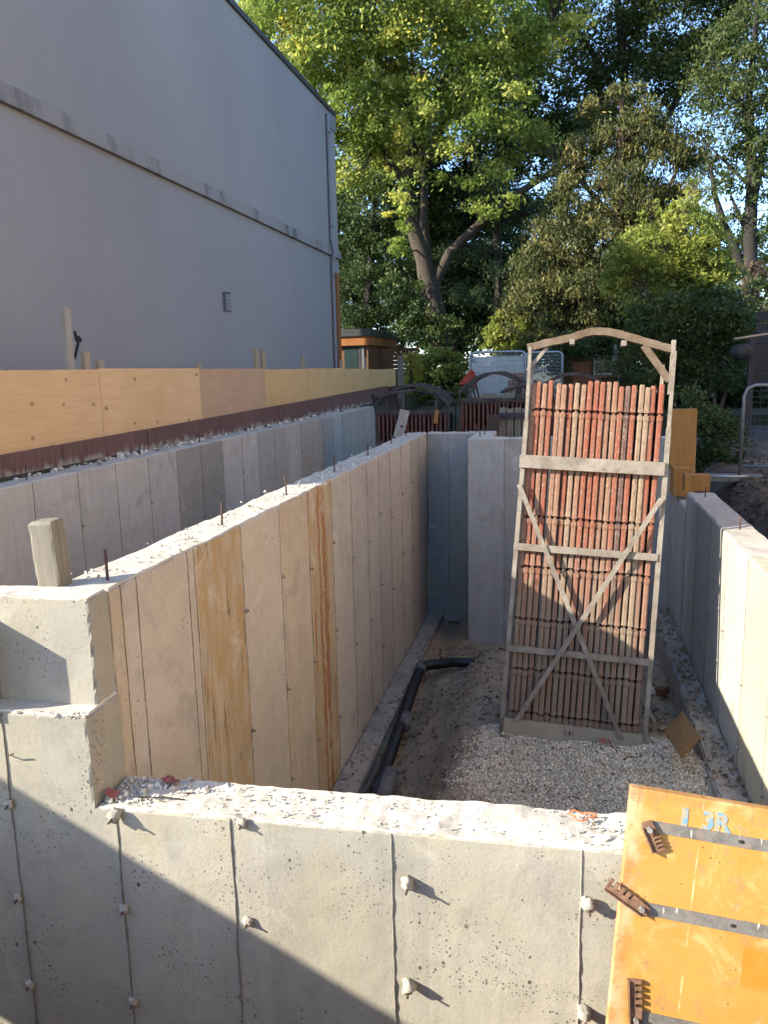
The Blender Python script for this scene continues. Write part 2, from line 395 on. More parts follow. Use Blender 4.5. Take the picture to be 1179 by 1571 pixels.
# cage bars: weathered steel, pale where the concrete dried
t = NT('cage_steel', .85, .3); P = t.pos(False)
c = t.mix(t.ramp(t.noise(P, 6, 6, .7), [(.35, 0), (.65, 1)]), (.14, .118, .093), (.26, .235, .195))
c = t.mix(t.ramp(t.noise(P, 17, 5, .7), [(.55, 0), (.7, .8)]), c, (.12, .075, .05))
t.color(c); t.bump(t.noise(P, 40, 4), .3, .004)
t = NT('arch_steel', .85, .3); P = t.pos(False)
c = t.mix(t.ramp(t.noise(P, 7, 6, .7), [(.35, 0), (.65, 1)]), (.09, .062, .04), (.175, .135, .097))
t.color(t.mix(t.ramp(t.noise(P, 17, 5, .7), [(.52, 0), (.66, .8)]), c, (.07, .042, .028))); t.bump(t.noise(P, 40, 4), .4, .004)
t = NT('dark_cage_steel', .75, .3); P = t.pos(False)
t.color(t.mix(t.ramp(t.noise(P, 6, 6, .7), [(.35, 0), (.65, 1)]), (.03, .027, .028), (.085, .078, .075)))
t = NT('cage_board', .9, .25); P = t.pos(False)
c = t.mix(t.ramp(t.noise(P, 4, 6, .7), [(.35, 0), (.65, 1)]), (.25, .22, .165), (.34, .30, .23))
c = t.mix(t.ramp(t.noise(P, 14, 5, .7), [(.6, 0), (.75, .7)]), c, (.15, .12, .09))
t.color(c)
def bar_mat(name, a, b, amount):
    t = NT(name, .8, .3); P = t.pos(False); oi = t.n('ShaderNodeObjectInfo')
    va = t.n('ShaderNodeVectorMath', operation='ADD'); t.l(P, va.inputs[0])
    cv = t.n('ShaderNodeCombineXYZ')
    for i in range(3): t.l(t.math('MULTIPLY', oi.outputs['Random'], 31.0), cv.inputs[i])
    t.l(cv.outputs[0], va.inputs[1]); P = va.outputs[0]
    n = t.noise(t.map(P, (8, 1.6, 8)), 2.2, 6, .7)
    c = t.mix(t.ramp(n, [(amount-.12, 0), (amount+.14, 1)]), a, b)
    c = t.mix(t.ramp(t.noise(t.map(P, (6, 3, 6)), 7, 5, .75), [(.50, 0), (.64, .8)]), c, (.13, .075, .05))
    c = t.mix(t.ramp(t.noise(t.map(P, (6, 3, 6), (4, 4, 4)), 9, 5, .75), [(.55, 0), (.64, .7)]), c, (.29, .235, .175))
    sy_ = t.n('ShaderNodeSeparateXYZ'); t.l(t.pos(False), sy_.inputs[0])
    mud = t.ramp(t.math('ADD', t.math('MULTIPLY', sy_.outputs[1], .4), t.math('MULTIPLY', t.math('SUBTRACT', t.noise(P, 1.3, 4), .5), .5)), [(.25, .62), (.62, 0)])
    c = t.mix(mud, c, (.185, .155, .115))
    t.color(c); t.bump(n, .25, .004)
RED, TAN = (.215, .068, .038), (.215, .14, .09)
bar_mat('red_bar', RED, TAN, .62); bar_mat('faded_bar', (.22, .10, .062), TAN, .50); bar_mat('tan_bar', (.21, .14, .09), (.25, .185, .125), .5)
bar_mat('dark_bar', (.07, .04, .035), (.16, .10, .075), .55); bar_mat('shade_red_bar', (.16, .045, .035), (.10, .06, .045), .5)  # far cages get a darker red, with the shade put into the colour
plain('form_ply', (.05, .035, .028), .9)
# sun-bleached orange form panel
t = NT('orange_form_face', .55, .35); P = t.pos(False)
n = t.noise(P, 3.0, 5, .6)
c = t.mix(t.ramp(n, [(.35, 0), (.7, 1)]), (.43, .235, .058), (.39, .19, .038))
sx = t.n('ShaderNodeSeparateXYZ'); t.l(P, sx.inputs[0])
worn = t.ramp(t.math('ADD', sx.outputs[0], t.math('MULTIPLY', t.noise(P, 7, 5, .7), .06)), [(.055, 1), (.085, 0)])
c = t.mix(t.math('MULTIPLY', worn, .8), c, t.mix(t.ramp(t.noise(P, 5, 5, .7), [(.4, 0), (.6, 1)]), (.45, .15, .04), (.55, .36, .22)))
g = t.noise(t.map(P, (14, 1.0, 1)), 4, 5, .6)
c = t.mix(t.ramp(g, [(.56, 0), (.70, .4)]), c, (.38, .19, .05))
sp = t.noise(P, 16, 6, .75); sp2 = t.noise(P, 3.4, 3, .5)
c = t.mix(t.math('MULTIPLY', t.ramp(sp, [(.55, 0), (.62, .8)]), t.ramp(sp2, [(.42, 0), (.58, 1)])), c, (.25, .16, .085))
tp = t.math('ADD', sx.outputs[1], t.math('MULTIPLY', t.noise(t.map(P, (30, 2, 1)), 2, 4, .6), .09))
c = t.mix(t.math('MULTIPLY', t.ramp(tp, [(-.01, 0), (.03, .75)]), t.ramp(t.noise(t.map(P, (25, 3, 1)), 2, 5, .7), [(.4, 0), (.6, 1)])), c, (.30, .14, .05))
c = t.mix(t.ramp(t.noise(P, 5.5, 6, .75, .8), [(.52, 0), (.66, .6)]), c, (.54, .37, .17))
c = t.mix(t.ramp(t.noise(t.map(P, (1, 1, 1), (9, 3, 2)), 30, 4, .7), [(.66, 0), (.70, .8)]), c, (.16, .09, .035))
dv = t.n('ShaderNodeTexVoronoi'); t.l(P, dv.inputs['Vector']); dv.inputs['Scale'].default_value = 38
dc = t.n('ShaderNodeSeparateColor'); t.l(dv.outputs['Color'], dc.inputs[0])
dots = t.math('LESS_THAN', dv.outputs['Distance'], t.math('MULTIPLY', t.math('POWER', dc.outputs[0], 5), .17))
c = t.mix(t.math('MULTIPLY', dots, .8), c, (.12, .06, .02))
pale = t.ramp(t.math('ABSOLUTE', t.math('SUBTRACT', t.math('ADD', sx.outputs[0], t.math('MULTIPLY', sx.outputs[1], -.02)), .225)), [(.0, 1), (.0035, 0)])
c = t.mix(t.math('MULTIPLY', pale, t.ramp(t.noise(P, 9, 4), [(.47, 0), (.56, .7)])), c, (.66, .50, .30))
patch = t.math('MULTIPLY', t.math('GREATER_THAN', t.math('ADD', sx.outputs[0], t.math('MULTIPLY', sp, .03)), .40),
               t.ramp(t.math('ABSOLUTE', t.math('ADD', sx.outputs[1], t.math('ADD', t.math('MULTIPLY', sp, .05), .47))), [(.05, .75), (.08, 0)]))
c = t.mix(patch, c, (.50, .16, .012))
patch2 = t.math('MULTIPLY', t.math('GREATER_THAN', t.math('ADD', sx.outputs[0], t.math('MULTIPLY', sp, .02)), .355),
               t.ramp(t.math('ABSOLUTE', t.math('ADD', sx.outputs[1], t.math('ADD', t.math('MULTIPLY', sp, .03), .185))), [(.03, .4), (.045, 0)]))
c = t.mix(patch2, c, (.48, .18, .02))
t.color(c); t.bump(sp, .15, .004)
t = NT('strap_steel', .6, .4); P = t.pos(False)
c = t.mix(t.ramp(t.noise(P, 22, 5, .7), [(.35, 0), (.7, 1)]), (.10, .095, .085), (.20, .19, .17))
c = t.mix(t.ramp(t.noise(P, 11, 5, .7), [(.55, 0), (.66, .7)]), c, (.20, .11, .055))
c = t.mix(t.ramp(t.noise(t.map(P, (9, 1.3, 1)), 6, 4, .6), [(.63, 0), (.68, .9)]), c, (.62, .56, .45))
t.color(c)
t = NT('blue_paint', .8, .2); P = t.pos(False)
t.color(t.mix(t.ramp(t.noise(P, 34, 5, .7), [(.40, .15), (.58, .9)]), (.06, .24, .42), (.36, .27, .12)))
# soils
t = NT('pit_soil', .95, .15); P = t.pos()
a = t.noise(P, 1.6, 6, .65); b = t.noise(P, 14, 6, .7); f = t.noise(P, 60, 4, .7)
c = t.mix(t.ramp(a, [(.35, 0), (.65, 1)]), (.30, .23, .155), (.41, .32, .22))
c = t.mix(t.ramp(t.noise(t.map(P, (1, 1, 1), (3, 7, 1)), 1.9, 4), [(.52, 0), (.68, .8)]), c, (.40, .27, .145))
c = t.mix(t.ramp(b, [(.5, 0), (.7, .6)]), c, (.21, .16, .11))
c = t.mix(t.ramp(f, [(.6, 0), (.72, .5)]), c, (.45, .40, .33))
t.color(c); t.bump(t.math('ADD', b, t.math('MULTIPLY', f, .6)), .8, .03)
t = NT('yard_ground', .95, .15); P = t.pos()
a = t.noise(P, .6, 5, .6); b = t.noise(P, 12, 5, .7)
c = t.mix(t.ramp(a, [(.4, 0), (.6, 1)]), (.035, .05, .02), (.10, .085, .06))
c = t.mix(t.ramp(b, [(.45, 0), (.7, .7)]), c, (.03, .03, .018))
t.color(c); t.bump(b, .6, .04)
t = NT('gravel_stone', .9, .25)
oi = t.n('ShaderNodeAttribute', attribute_name='tint')
t.color(t.ramp(oi.outputs['Fac'], [(0, (.44, .37, .27)), (.4, (.64, .56, .43)), (.8, (.74, .66, .53)), (1, (.82, .75, .62))]))

t = NT('gravel_bed', .95, .2); P = t.pos()
c = t.mix(t.ramp(t.noise(P, 90, 4, .7), [(.35, 0), (.6, 1)]), (.40, .33, .24), (.72, .64, .50))
t.color(t.mix(t.ramp(t.noise(P, 6, 5, .7), [(.45, 0), (.7, .5)]), c, (.40, .32, .23))); t.bump(t.noise(P, 90, 4, .7), .8, .01)
t = NT('dull_stone', .95, .2)
oi = t.n('ShaderNodeAttribute', attribute_name='tint')
t.color(t.ramp(oi.outputs['Fac'], [(0, (.08, .075, .065)), (1, (.26, .25, .23))]))
t = NT('crumb_stone', .95, .2)
oi = t.n('ShaderNodeAttribute', attribute_name='tint')
t.color(t.ramp(oi.outputs['Fac'], [(0, (.34, .31, .25)), (.2, (.52, .49, .42)), (1, (.66, .63, .55))]))

# ------------------------------------------------------------------ ground
def sm(a, b, x):
    t = min(1, max(0, (x-a)/(b-a))); return t*t*(3-2*t)
def pit_z(x, y):
    z = -1.68
    if x > -1.85:
        hump = .47*sm(-1.2, -.42, x)
        k = 1 - .3*sm(5.9, 7.2, y) - .7*sm(7.9, 9.0, y)
        z += hump*k
        z += .05*sm(.3, 1.1, x)*(1-sm(6.4, 7.5, y))
        z += .17*math.exp(-((x+.74)/.20)**2)*sm(4, 5, y)*(1-sm(7.8, 8.8, y))*.8
        z -= .06*sm(5.7, 6.3, y)*sm(-.5, -.3, x)*(1-sm(6.6, 7.2, y))
        z += .05*fbm((x, y, 0), 1.6, 2) + .025*nz((x, y, 0), 6, 5) + .012*nz((x, y, 0), 17, 6)
        z -= .10*math.exp(-((x+1.38)/.13)**2)
    else:
        z += .04*fbm((x, y, 0), 1.3, 2)
    return z
def gravel_dens(x, y):
    return sm(-.78, -.35, x + .14*nz((x, y, 0), 3, 2))*(1-sm(.86, 1.02, x+.08*nz((x, y, 0), 4, 3)))*(1-sm(5.62, 5.95, y+.25*nz((x, y, 0), 2.5, 4)))
def pit_floor():
    xs = list(np.arange(-4.3, -1.8, .25)) + list(np.arange(-1.8, 1.36, .045))
    ys = list(np.arange(2.55, 3.9, .2)) + list(np.arange(3.9, 9.3, .045)) + list(np.arange(9.3, 18.3, .4))
    mb = MB(); n = len(ys)
    mb.v = [(x, y, pit_z(x, y)) for x in xs for y in ys]
    mb.f = [(i*n+j, (i+1)*n+j, (i+1)*n+j+1, i*n+j+1) for i in range(len(xs)-1) for j in range(n-1)]
    mb.mi = [1 if gravel_dens(mb.v[f[0]][0], mb.v[f[0]][1]) > .45 else 0 for f in mb.f]
    tag(mb.build('pit_floor', ['pit_soil', 'gravel_bed'], smooth=True), 'brown soil floor of the excavation between the concrete walls', 'ground', kind='structure')
pit_floor()
def yard_z(x, y):
    inside = (-4.28 < x < 1.30) and (2.55 < y < 18.2)
    if inside: return -1.95
    if -60 < x < 60 and 1.3 < y <= 2.55: return -1.75
    if y <= 1.3: return 0.0
    if x <= -4.45: return .80 if y > 3.2 else -.05
    if x < -4.28: return -.3
    if x >= 1.30 and y < 18.2:
        return -.30 + .52*sm(1.5, 2.15, x) + .09*fbm((x, y, 0), 1.9, 1) + .04*nz((x, y, 0), 6, 3)
    return .45 + .05*fbm((x, y, 0), .7, 1)
def yard():
    xs = [-400,-150,-60,-30,-15,-8,-6,-5,-4.46,-4.44,-4.29,-4.26] + list(np.arange(-4,1.2,.8)) + [1.28,1.32] + list(np.arange(1.4,3.2,.06)) + [3.5,4,5,7,10,16,30,60,150,400]
    ys = [-200,-60,-20,-5,0,.8,1.28,1.32,1.8,2.3,2.54,2.58,3.1,3.3] + list(np.arange(3.6,12,.1)) + list(np.arange(12,18.1,.5)) + [18.16,18.24] + list(np.arange(18.6,30,.7)) + [32,36,42,60,120,300,600]
    mb = MB(); n = len(ys)
    mb.v = [(x, y, yard_z(x, y)) for x in xs for y in ys]
    mb.f = [(i*n+j, (i+1)*n+j, (i+1)*n+j+1, i*n+j+1) for i in range(len(xs)-1) for j in range(n-1)]
    mb.mi = [1 if sum(mb.v[i][1] for i in f)/4 < 2.6 and abs(mb.v[f[0]][0]) < 14 else (2 if 1.2 < mb.v[f[0]][0] < 4 and mb.v[f[0]][1] < 18 else 0) for f in mb.f]
    tag(mb.build('ground', ['yard_ground', 'lot_soil', 'dark_soil'], smooth=True), 'dark soil and grass of the yard around the excavation', 'ground', kind='structure')
yard()

def light_reflector():
    # added unseen house: blocks the right-hand sky and bounces warm light into the pit
    o = thing('reflector_house', 'unseen tan brick house added right of the pit to bounce warm light', 'house', (8, 3, 0))
    mb = MB(); mb.box((5.2, -9, -.2), (14, 14, 7.2)); mb.build('wall', 'tan_brick', o)
    mb = MB(); mb.prism([(4.9, -9.3, 7.202), (14.3, -9.3, 7.202), (9.6, -9.3, 10)], (0, 23.6, 0)); mb.build('roof', 'flashing', o)
    for y in (-5, 0, 5, 10):
        mb = MB(); mb.box((5.16, y-.5, 2.2), (5.198, y+.5, 3.7)); w_ = mb.build('window', 'white_paint', o)
        mb = MB(); mb.box((5.14, y-.42, 2.28), (5.158, y+.42, 3.62)); mb.build('pane', 'dark_glass', w_)
light_reflector()
def scatter(name, pts, sizes, mat, label, cat, seed=1, flat=.7):
    """many small faceted stones in one mesh (stuff)"""
    rng = np.random.default_rng(seed)
    base = np.array([(-1,-1,-1),(1,-1,-1),(1,1,-1),(-1,1,-1),(-1,-1,1),(1,-1,1),(1,1,1),(-1,1,1)], float)*.58
    base = np.vstack([base, [(0,0,1),(0,0,-1)]])
    fc = [(0,1,5,4),(1,2,6,5),(2,3,7,6),(3,0,4,7),(4,5,8),(5,6,8),(6,7,8),(7,4,8)]
    N = len(pts); V = np.repeat(base[None], N, 0)*(1+rng.uniform(-.3, .3, (N, 10, 3)))
    V[..., 2] *= flat
    V *= np.asarray(sizes)[:, None, None]*rng.uniform(.75, 1.25, (N, 1, 3))
    q = rng.normal(size=(N, 4)); q /= np.linalg.norm(q, axis=1)[:, None]
    w, x, y, z = q.T
    Rm = np.stack([np.stack([1-2*(y*y+z*z), 2*(x*y-z*w), 2*(x*z+y*w)], -1), np.stack([2*(x*y+z*w), 1-2*(x*x+z*z), 2*(y*z-x*w)], -1), np.stack([2*(x*z-y*w), 2*(y*z+x*w), 1-2*(x*x+y*y)], -1)], 1)
    V = np.einsum('nij,nkj->nki', Rm, V) + np.asarray(pts)[:, None, :]
    me = bpy.data.meshes.new(name)
    F = [tuple(i*10+k for k in f) for i in range(N) for f in fc]
    me.from_pydata(V.reshape(-1, 3).tolist(), [], F)
    at_ = me.attributes.new('tint', 'FLOAT', 'POINT'); at_.data.foreach_set('value', np.repeat(rng.uniform(0, 1, N), 10))
    me.materials.append(MATS[mat]); o = bpy.data.objects.new(name, me); COL.objects.link(o)
    return tag(o, label, cat, kind='stuff')
def gravel():
    rng = np.random.default_rng(3); pts = []; sz = []
    def dens(x, y):
        d = sm(-.78, -.35, x + .14*nz((x, y, 0), 3, 2))*(1-sm(.86, 1.02, x+.08*nz((x, y, 0), 4, 3)))*(1-sm(5.62, 5.95, y+.25*nz((x, y, 0), 2.5, 4)))
        return d
    while len(pts) < 34000:
        x, y = rng.uniform(-1, 1.12), rng.uniform(3.6, 6.1)
        if rng.uniform() < dens(x, y):
            pts.append((x, y, pit_z(x, y) + .03*dens(x, y) + rng.uniform(-.004, .007))); sz.append(.0042+.0055*rng.uniform()**2)
    scatter('gravel', pts, sz, 'gravel_stone', 'pale crushed gravel heaped in front of the tall red panel stack', 'gravel', 3)
    pts = []; sz = []; D = []; DS = []
    for _ in range(3600):
        x, y = rng.uniform(-1.5, 1.1), rng.uniform(4, 9.1)
        pts.append((x, y, pit_z(x, y)+.004)); sz.append(abs(rng.normal(0, .012))+.005)
    for _ in range(900):
        pts.append((rng.uniform(.99, 1.17), rng.uniform(3, 9), -1.085+rng.uniform(-.01, .012))); sz.append(abs(rng.normal(0, .010))+.003)
    for _ in range(500):
        pts.append((rng.uniform(-1.72, -1.53), rng.uniform(3, 9.8), -1.612)); sz.append(abs(rng.normal(0, .008))+.002)
    for _ in range(1500):
        x, y = 1.45+abs(rng.normal(0, .5)), rng.uniform(4, 10); D.append((x, y, yard_z(x, y)+.0)); DS.append(abs(rng.normal(0, .022))+.006)
    scatter('dark_clods', D, DS, 'dark_soil', 'dark clods of dug soil outside the right wall', 'soil', 6)
    scatter('soil_clods', pts, sz, 'pit_soil', 'loose clods and crumbs of brown soil lying over the pit floor', 'soil', 5)
gravel()

# ------------------------------------------------------------------ concrete walls
FW = T(-1.706, 2.425, 0) @ Matrix.Rotation(math.atan(.037), 4, 'Z')      # front wall frame: x along it, y through it
def fw(x, y, z): return FW @ Vector((x, y, z))
def knob(parent, p, nrm, seed, r=.019, L=.05):
    mb = MB(); p, nrm = Vector(p), Vector(nrm)
    mb.blob(p + nrm*L*.35, r, .7, 0, seed, (1.1, max(.6, L*.62/r), 1))
    mb.blob(p + nrm*L*.5 + Vector((.35*r, 0, -.3*r)), r*.6, .6, 0, seed+3)
    mb.blob(p + nrm*.004 + Vector((-.5*r, 0, .2*r)), r*.7, .6, 0, seed+5)
    mb.tube([p+nrm*L*.3, p+nrm*(L+.012)+Vector((.002, 0, -.004))], .0045, 6, 1)
    return mb.build('tie_knob', ['knob_grout', 'rusty_bar'], parent, smooth=True)
def rebar(parent, p, h, tilt=0):
    mb = MB(); p = Vector(p)
    mb.tube([p-Vector((0,0,.05)), p+Vector((tilt*h, 0, h*.5)), p+Vector((tilt*h*1.5, tilt*h*.4, h))], .006, 7)
    return mb.build('rebar_dowel', 'rusty_bar', parent, smooth=True)

def front_wall():
    mb = MB()
    rough_block(mb, (-2.6,0,-1.9), (0,.243,.36), .03, .006, .002, .012, FW, 0, 2, (), lambda x, z: x > -.01 and z < .01)
    rough_block(mb, (0,0,-1.9), (3.1,.243,0), .024, .012, .002, .012, FW, 0, 2, ('l',), lambda x, z: x < .01)
    rough_block(mb, (-2.6,.10,.34), (-.012,.243,.785), .026, .008, .0025, .018, FW, 0, 2)
    ups = ((-.355, .355), (.084, -.004), (.54, -.006), (1.138, -.008), (1.79, -.008), (2.39, -.008))
    for i, (x, zt) in enumerate(ups):
        joint(mb, fw(x, 0, zt), fw(x, 0, -1.75), FW.to_3x3() @ Vector((0,-1,0)), FW.to_3x3() @ Vector((1,0,0)), .009 if i < 3 else .006, .007, 1 if i < 3 else 3, i)
    o = mb.build('foundation_wall', ['front_concrete', 'joint_grout', 'top_concrete', 'knob_grout'])
    tag(o, 'stepped grey concrete wall across the front with grout knobs on its seams and a slanting shadow', 'concrete wall')
    n = FW.to_3x3() @ Vector((0,-1,0))
    for i, (u, v) in enumerate([(16,1232),(30,1375),(48,1508),(180,1246),(192,1393),(206,1535),(372,1262),(627,1351),(629,1507),(903,1382),(897,1548),(381,1412)]):
        p = at(u, v, 2.45); x = (p.x+1.706)
        p = at(u, v, 2.425+.037*x)
        k = (.0215, .058) if u > 600 or (u, v) == (180,1246) else (.018, .024)
        knob(o, p + Vector((0, 0, 0)), n, i, *k)
    # a bent tie wire left in the first seam
    w = MB(); a = at(13,1158,2.41); w.tube([a, a+Vector((.012,-.02,.006)), a+Vector((.045,-.028,.022))], .003, 6)
    w.build('tie_wire', 'rusty_bar', o)
    return o
front_wall()

def long_wall(name, a, b, mats, label, joints, face_x, nx, zb, res, knobs=(), bars=(), skip=(), extra=None, jw=.007):
    mb = MB(); rough_block(mb, a, b, res, .009, .002, .012, None, 0, 2, skip)
    if extra: extra(mb)
    for i, y in enumerate(joints):
        joint(mb, (face_x, y, b[2]-.008), (face_x, y, zb), (nx, 0, 0), (0, 1, 0), jw, .004, 1, i+11)
    o = mb.build(name, mats); tag(o, label, 'concrete wall')
    for i, (y, z) in enumerate(knobs): knob(o, (face_x, y, z), (nx, 0, 0), i+40, .015, .012)
    for i, (x, y, h) in enumerate(bars): rebar(o, (x, y, b[2]), h, .04*math.sin(i*2.3))
    return o
PJ = [2.75, 2.87, 3.33, 3.40, 3.97, 4.575, 5.146, 5.716, 6.284, 6.844, 7.307, 7.832, 8.397, 8.963, 9.5]
rk = random.Random(5)
long_wall('foundation_wall', (-1.976, 2.672, -1.75), (-1.726, 10.1, .78), ['partition_concrete', 'joint_grout', 'top_concrete'],
          'long concrete wall dividing the pit, beige with ochre and rust-streaked panels', PJ, -1.726, 1, -1.66, .055,
          knobs=[(y, z + rk.uniform(-.05, .05)) for y in PJ[4::1] for z in ((.28, -.45, -1.1) if int(y*10) % 2 else (.05, -.7))],
          bars=[(-1.80, 2.785, .13), (-1.80, 3.90, .13), (-1.82, 5.0, .13), (-1.835, 6.2, .13), (-1.84, 7.37, .13), (-1.86, 8.56, .13), (-1.90, 9.57, .13)])
LJ = [6.1+.61*i for i in range(-2, 19)]
long_wall('foundation_wall', (-4.40, 3.4, -1.75), (-4.15, 17.4, .78), ['left_concrete', 'joint_grout', 'top_concrete'],
          'long shaded bluish grey concrete wall below the plywood hoarding', LJ, -4.15, 1, -1.6, .09,
          knobs=[(y, z) for y in LJ[2::2] for z in (.3, -.3)], bars=[(-4.28, y, .11) for y in (5.6, 7.4, 8.8, 10.4, 12.2, 14)], jw=.01)
def rw_extra(mb): rough_block(mb, (1.176, 8.005, -1.5), (1.42, 9.165, .19), .07, .006, .002, .01, None, 0, 2)
RJ = [8.005-.67*i for i in range(0, 9)] + [8.6]
o = long_wall('foundation_wall', (1.176, 2.735, -1.5), (1.426, 8.0, .355), ['right_concrete', 'joint_grout', 'right_concrete'],
          'right-hand concrete wall of the pit, half in bright sun, ending short of the back corner', RJ, 1.176, -1, -1.4, .05,
          knobs=[(5.98, -.35), (5.3, -.5), (4.6, -.4), (6.65, -.4), (7.3, -.4), (4.6, -.9), (5.3, -.95)], bars=[(1.30, 7.75, .09), (1.30, 6.25, .10), (1.30, 4.6, .10)], extra=rw_extra, jw=.006)
def back_wall():
    mb = MB()
    rough_block(mb, (-1.725, 10.102, -1.75), (-.845, 10.35, .77), .07, .008, .002, .01, None, 0, 2)
    rough_block(mb, (-1.09, 9.42, -1.75), (-.842, 10.1, .775), .07, .008, .002, .01, None, 0, 2)
    rough_block(mb, (-1.09, 9.17, -1.75), (1.42, 9.417, .78), .06, .008, .002, .01, None, 0, 2)
    for i, x in enumerate([-.66, -.2, .3, .75]): joint(mb, (x, 9.17, .77), (x, 9.17, -1.66), (0,-1,0), (1,0,0), .008, .004, 1, i+60)
    for i, x in enumerate([-1.45, -1.2]): joint(mb, (x, 10.102, .76), (x, 10.102, -1.66), (0,-1,0), (1,0,0), .012, .004, 1, i+70)
    o = mb.build('foundation_wall', ['back_concrete', 'joint_grout', 'top_concrete'])
    tag(o, 'dim concrete wall with a recess closing the far end of the pit behind the red panel stack', 'concrete wall')
    for x, y in ((-1.35, 10.2), (-1.1, 10.25), (-.95, 9.8), (-.96, 9.35), (-.6, 9.3)): rebar(o, (x, y, .77), .1)
back_wall()
def footings():
    mb = MB(); rough_block(mb, (-1.722, 2.74, -1.85), (-1.52, 10.05, -1.615), .07, .012, .004, .02)
    tag(mb.build('concrete_footing', 'footing_concrete'), 'muddy concrete footing ledge along the foot of the long dividing wall', 'footing')
    mb = MB(); rough_block(mb, (.985, 3.0, -1.6), (1.172, 9.1, -1.09), .06, .025, .008, .03)
    tag(mb.build('concrete_footing', 'footing_concrete'), 'dirty rough footing ledge along the foot of the sunlit right wall', 'footing')
footings()

def drain():
    r = .054
    P0 = [at(556,1300,4.5), at(575,1212,5.45), at(590,1185,5.75), at(612,1120,6.5), at(633,1060,7.4), at(645,1030,7.95)]
    for p in P0: p.z = -1.60
    o = thing('drain_pipe', 'black corrugated drain pipe laid beside the footing, turning into the soil', 'pipe', P0[0])
    mb = MB(); pts = []; rs = []
    for i in range(len(P0)-1):
        n = int((P0[i+1]-P0[i]).length/.012)
        for k in range(n):
            pts.append(P0[i].lerp(P0[i+1], k/n)); rs.append(r*(1 if (len(pts)//2) % 2 else .88))
    mb.tube(pts, rs, 14); mb.build('pipe', 'black_plastic', o, smooth=True)
    e = P0[-1]; q = Vector((-.82, e.y+.12, -1.53))
    mb = MB(); mb.tube([e, e+Vector((.05,.14,.0)), e+Vector((.18,.2,0)), e.lerp(q, .5)+Vector((0,.12,0)), q+Vector((0,.06,-.02)), q+Vector((.3,.08,-.12))], [r*1.0, r*1.05, r, r*.95, r*.95, r*.95], 14)
    mb.build('branch_pipe', 'black_plastic', o, smooth=True)
    for k, (a, b) in enumerate(((.24, .36), (.60, .66), (.98, 1.03))):
        pa = P0[0].lerp(P0[-1], a); pb = P0[0].lerp(P0[-1], b)
        mb = MB(); mb.tube([pa, pa.lerp(pb, .5), pb], [r*1.14, r*1.2, r*1.14], 14); mb.build('coupling', 'silty_plastic', o, smooth=True)
drain()
# ------------------------------------------------------------------ tall stack of form panels in its cage
def V3(*a): return Vector(a)
def frame(o, u, v, w):
    return Matrix(((u[0], v[0], w[0], o[0]), (u[1], v[1], w[1], o[1]), (u[2], v[2], w[2], o[2]), (0,0,0,1)))
SM = frame((-.437, 5.71, -1.2), (.99849, 0, -.05499), (.05433, .15439, .98652), (.00849, -.98801, .15415))
ROWS = [2.50, 2.10, 1.695, 1.315, .92, .535, .20]
def panel_mesh(H, rows, hw=.0182, depth=.56, seed=0):
    """one form panel seen on its edge: a steel edge bar with hinge knuckles, the plywood behind it"""
    rr = random.Random(seed); mb = MB(); prof = []
    rows = sorted(r for r in rows if r < H-.05)
    b = 0; prof.append((0, hw*.9, -.004))
    for r in rows:
        j = rr.uniform(-.006, .006)
        prof += [(r-.05+j, hw, 0), (r-.034+j, hw*1.16, .006), (r-.004+j, hw*1.16, .008), (r+.0+j, hw*.62, -.016), (r+.017+j, hw*.62, -.016), (r+.02+j, hw*1.12, .005), (r+.06+j, hw, 0)]
    prof += [(H-.02, hw, 0), (H, hw*.82, -.006)]
    vs = []; n = 6
    for b, h, c in prof:
        s = .0012*nz((b*5, seed, 0), 1)
        vs += [(-h+s, b, c-.004), (-h*.6+s, b, c), (h*.6+s, b, c), (h+s, b, c-.004), (h+s, b, -.045), (-h+s, b, -.045)]
    fs = [(i*n+k, i*n+(k+1) % n, (i+1)*n+(k+1) % n, (i+1)*n+k) for i in range(len(prof)-1) for k in range(n)]
    fs += [tuple(range(n-1,-1,-1)), tuple((len(prof)-1)*n+k for k in range(n))]
    mb.add(vs, fs, 0)
    return mb
def make_panels(M, a0, a1, H, n, kinds, labels, group, rows, seed=0, b0=.17, depth=.56, jit=.03):
    rr = random.Random(seed); pitch = (a1-a0)/(n-1)
    for i in range(n):
        h = H - b0 + rr.uniform(-jit, jit*.35) - (0 if i % 7 else .0)
        m = kinds(i)
        mb = panel_mesh(h, [r-b0 for r in rows], seed=seed*50+i)
        W = M @ T(a0+pitch*i+rr.uniform(-.004, .004), b0, rr.uniform(-.012, .006)) @ Matrix.Rotation(rr.uniform(-.0025, .0025), 4, 'Z')
        o = thing('wall_form', labels[m], 'form panel', group=group, M=W)
        mb.build('edge_bar', m, o, local=True)
        p = MB(); p.box((-.0222, .012, -depth), (.0222, h-.03, -.046)); p.build('plywood_sheet', 'form_ply', o, local=True)
KIND = {0:'faded_bar',1:'red_bar',2:'faded_bar',3:'red_bar',4:'faded_bar',5:'faded_bar',6:'red_bar',7:'tan_bar',8:'faded_bar',9:'red_bar',10:'red_bar',11:'red_bar',12:'faded_bar',13:'faded_bar',14:'red_bar',15:'dark_bar',16:'red_bar',17:'tan_bar',18:'tan_bar',19:'red_bar',20:'red_bar'}
make_panels(SM, .062, .985, 2.735, 21, lambda i: KIND[i],
            {'red_bar': 'form panel with bright orange-red edge standing in the tall leaning cage', 'faded_bar': 'form panel with faded pinkish edge standing in the tall leaning cage',
             'tan_bar': 'form panel with tan concrete-caked edge standing in the tall leaning cage', 'dark_bar': 'form panel with dark brown edge standing in the tall leaning cage'},
            'form panels in the tall leaning cage', ROWS, 1)
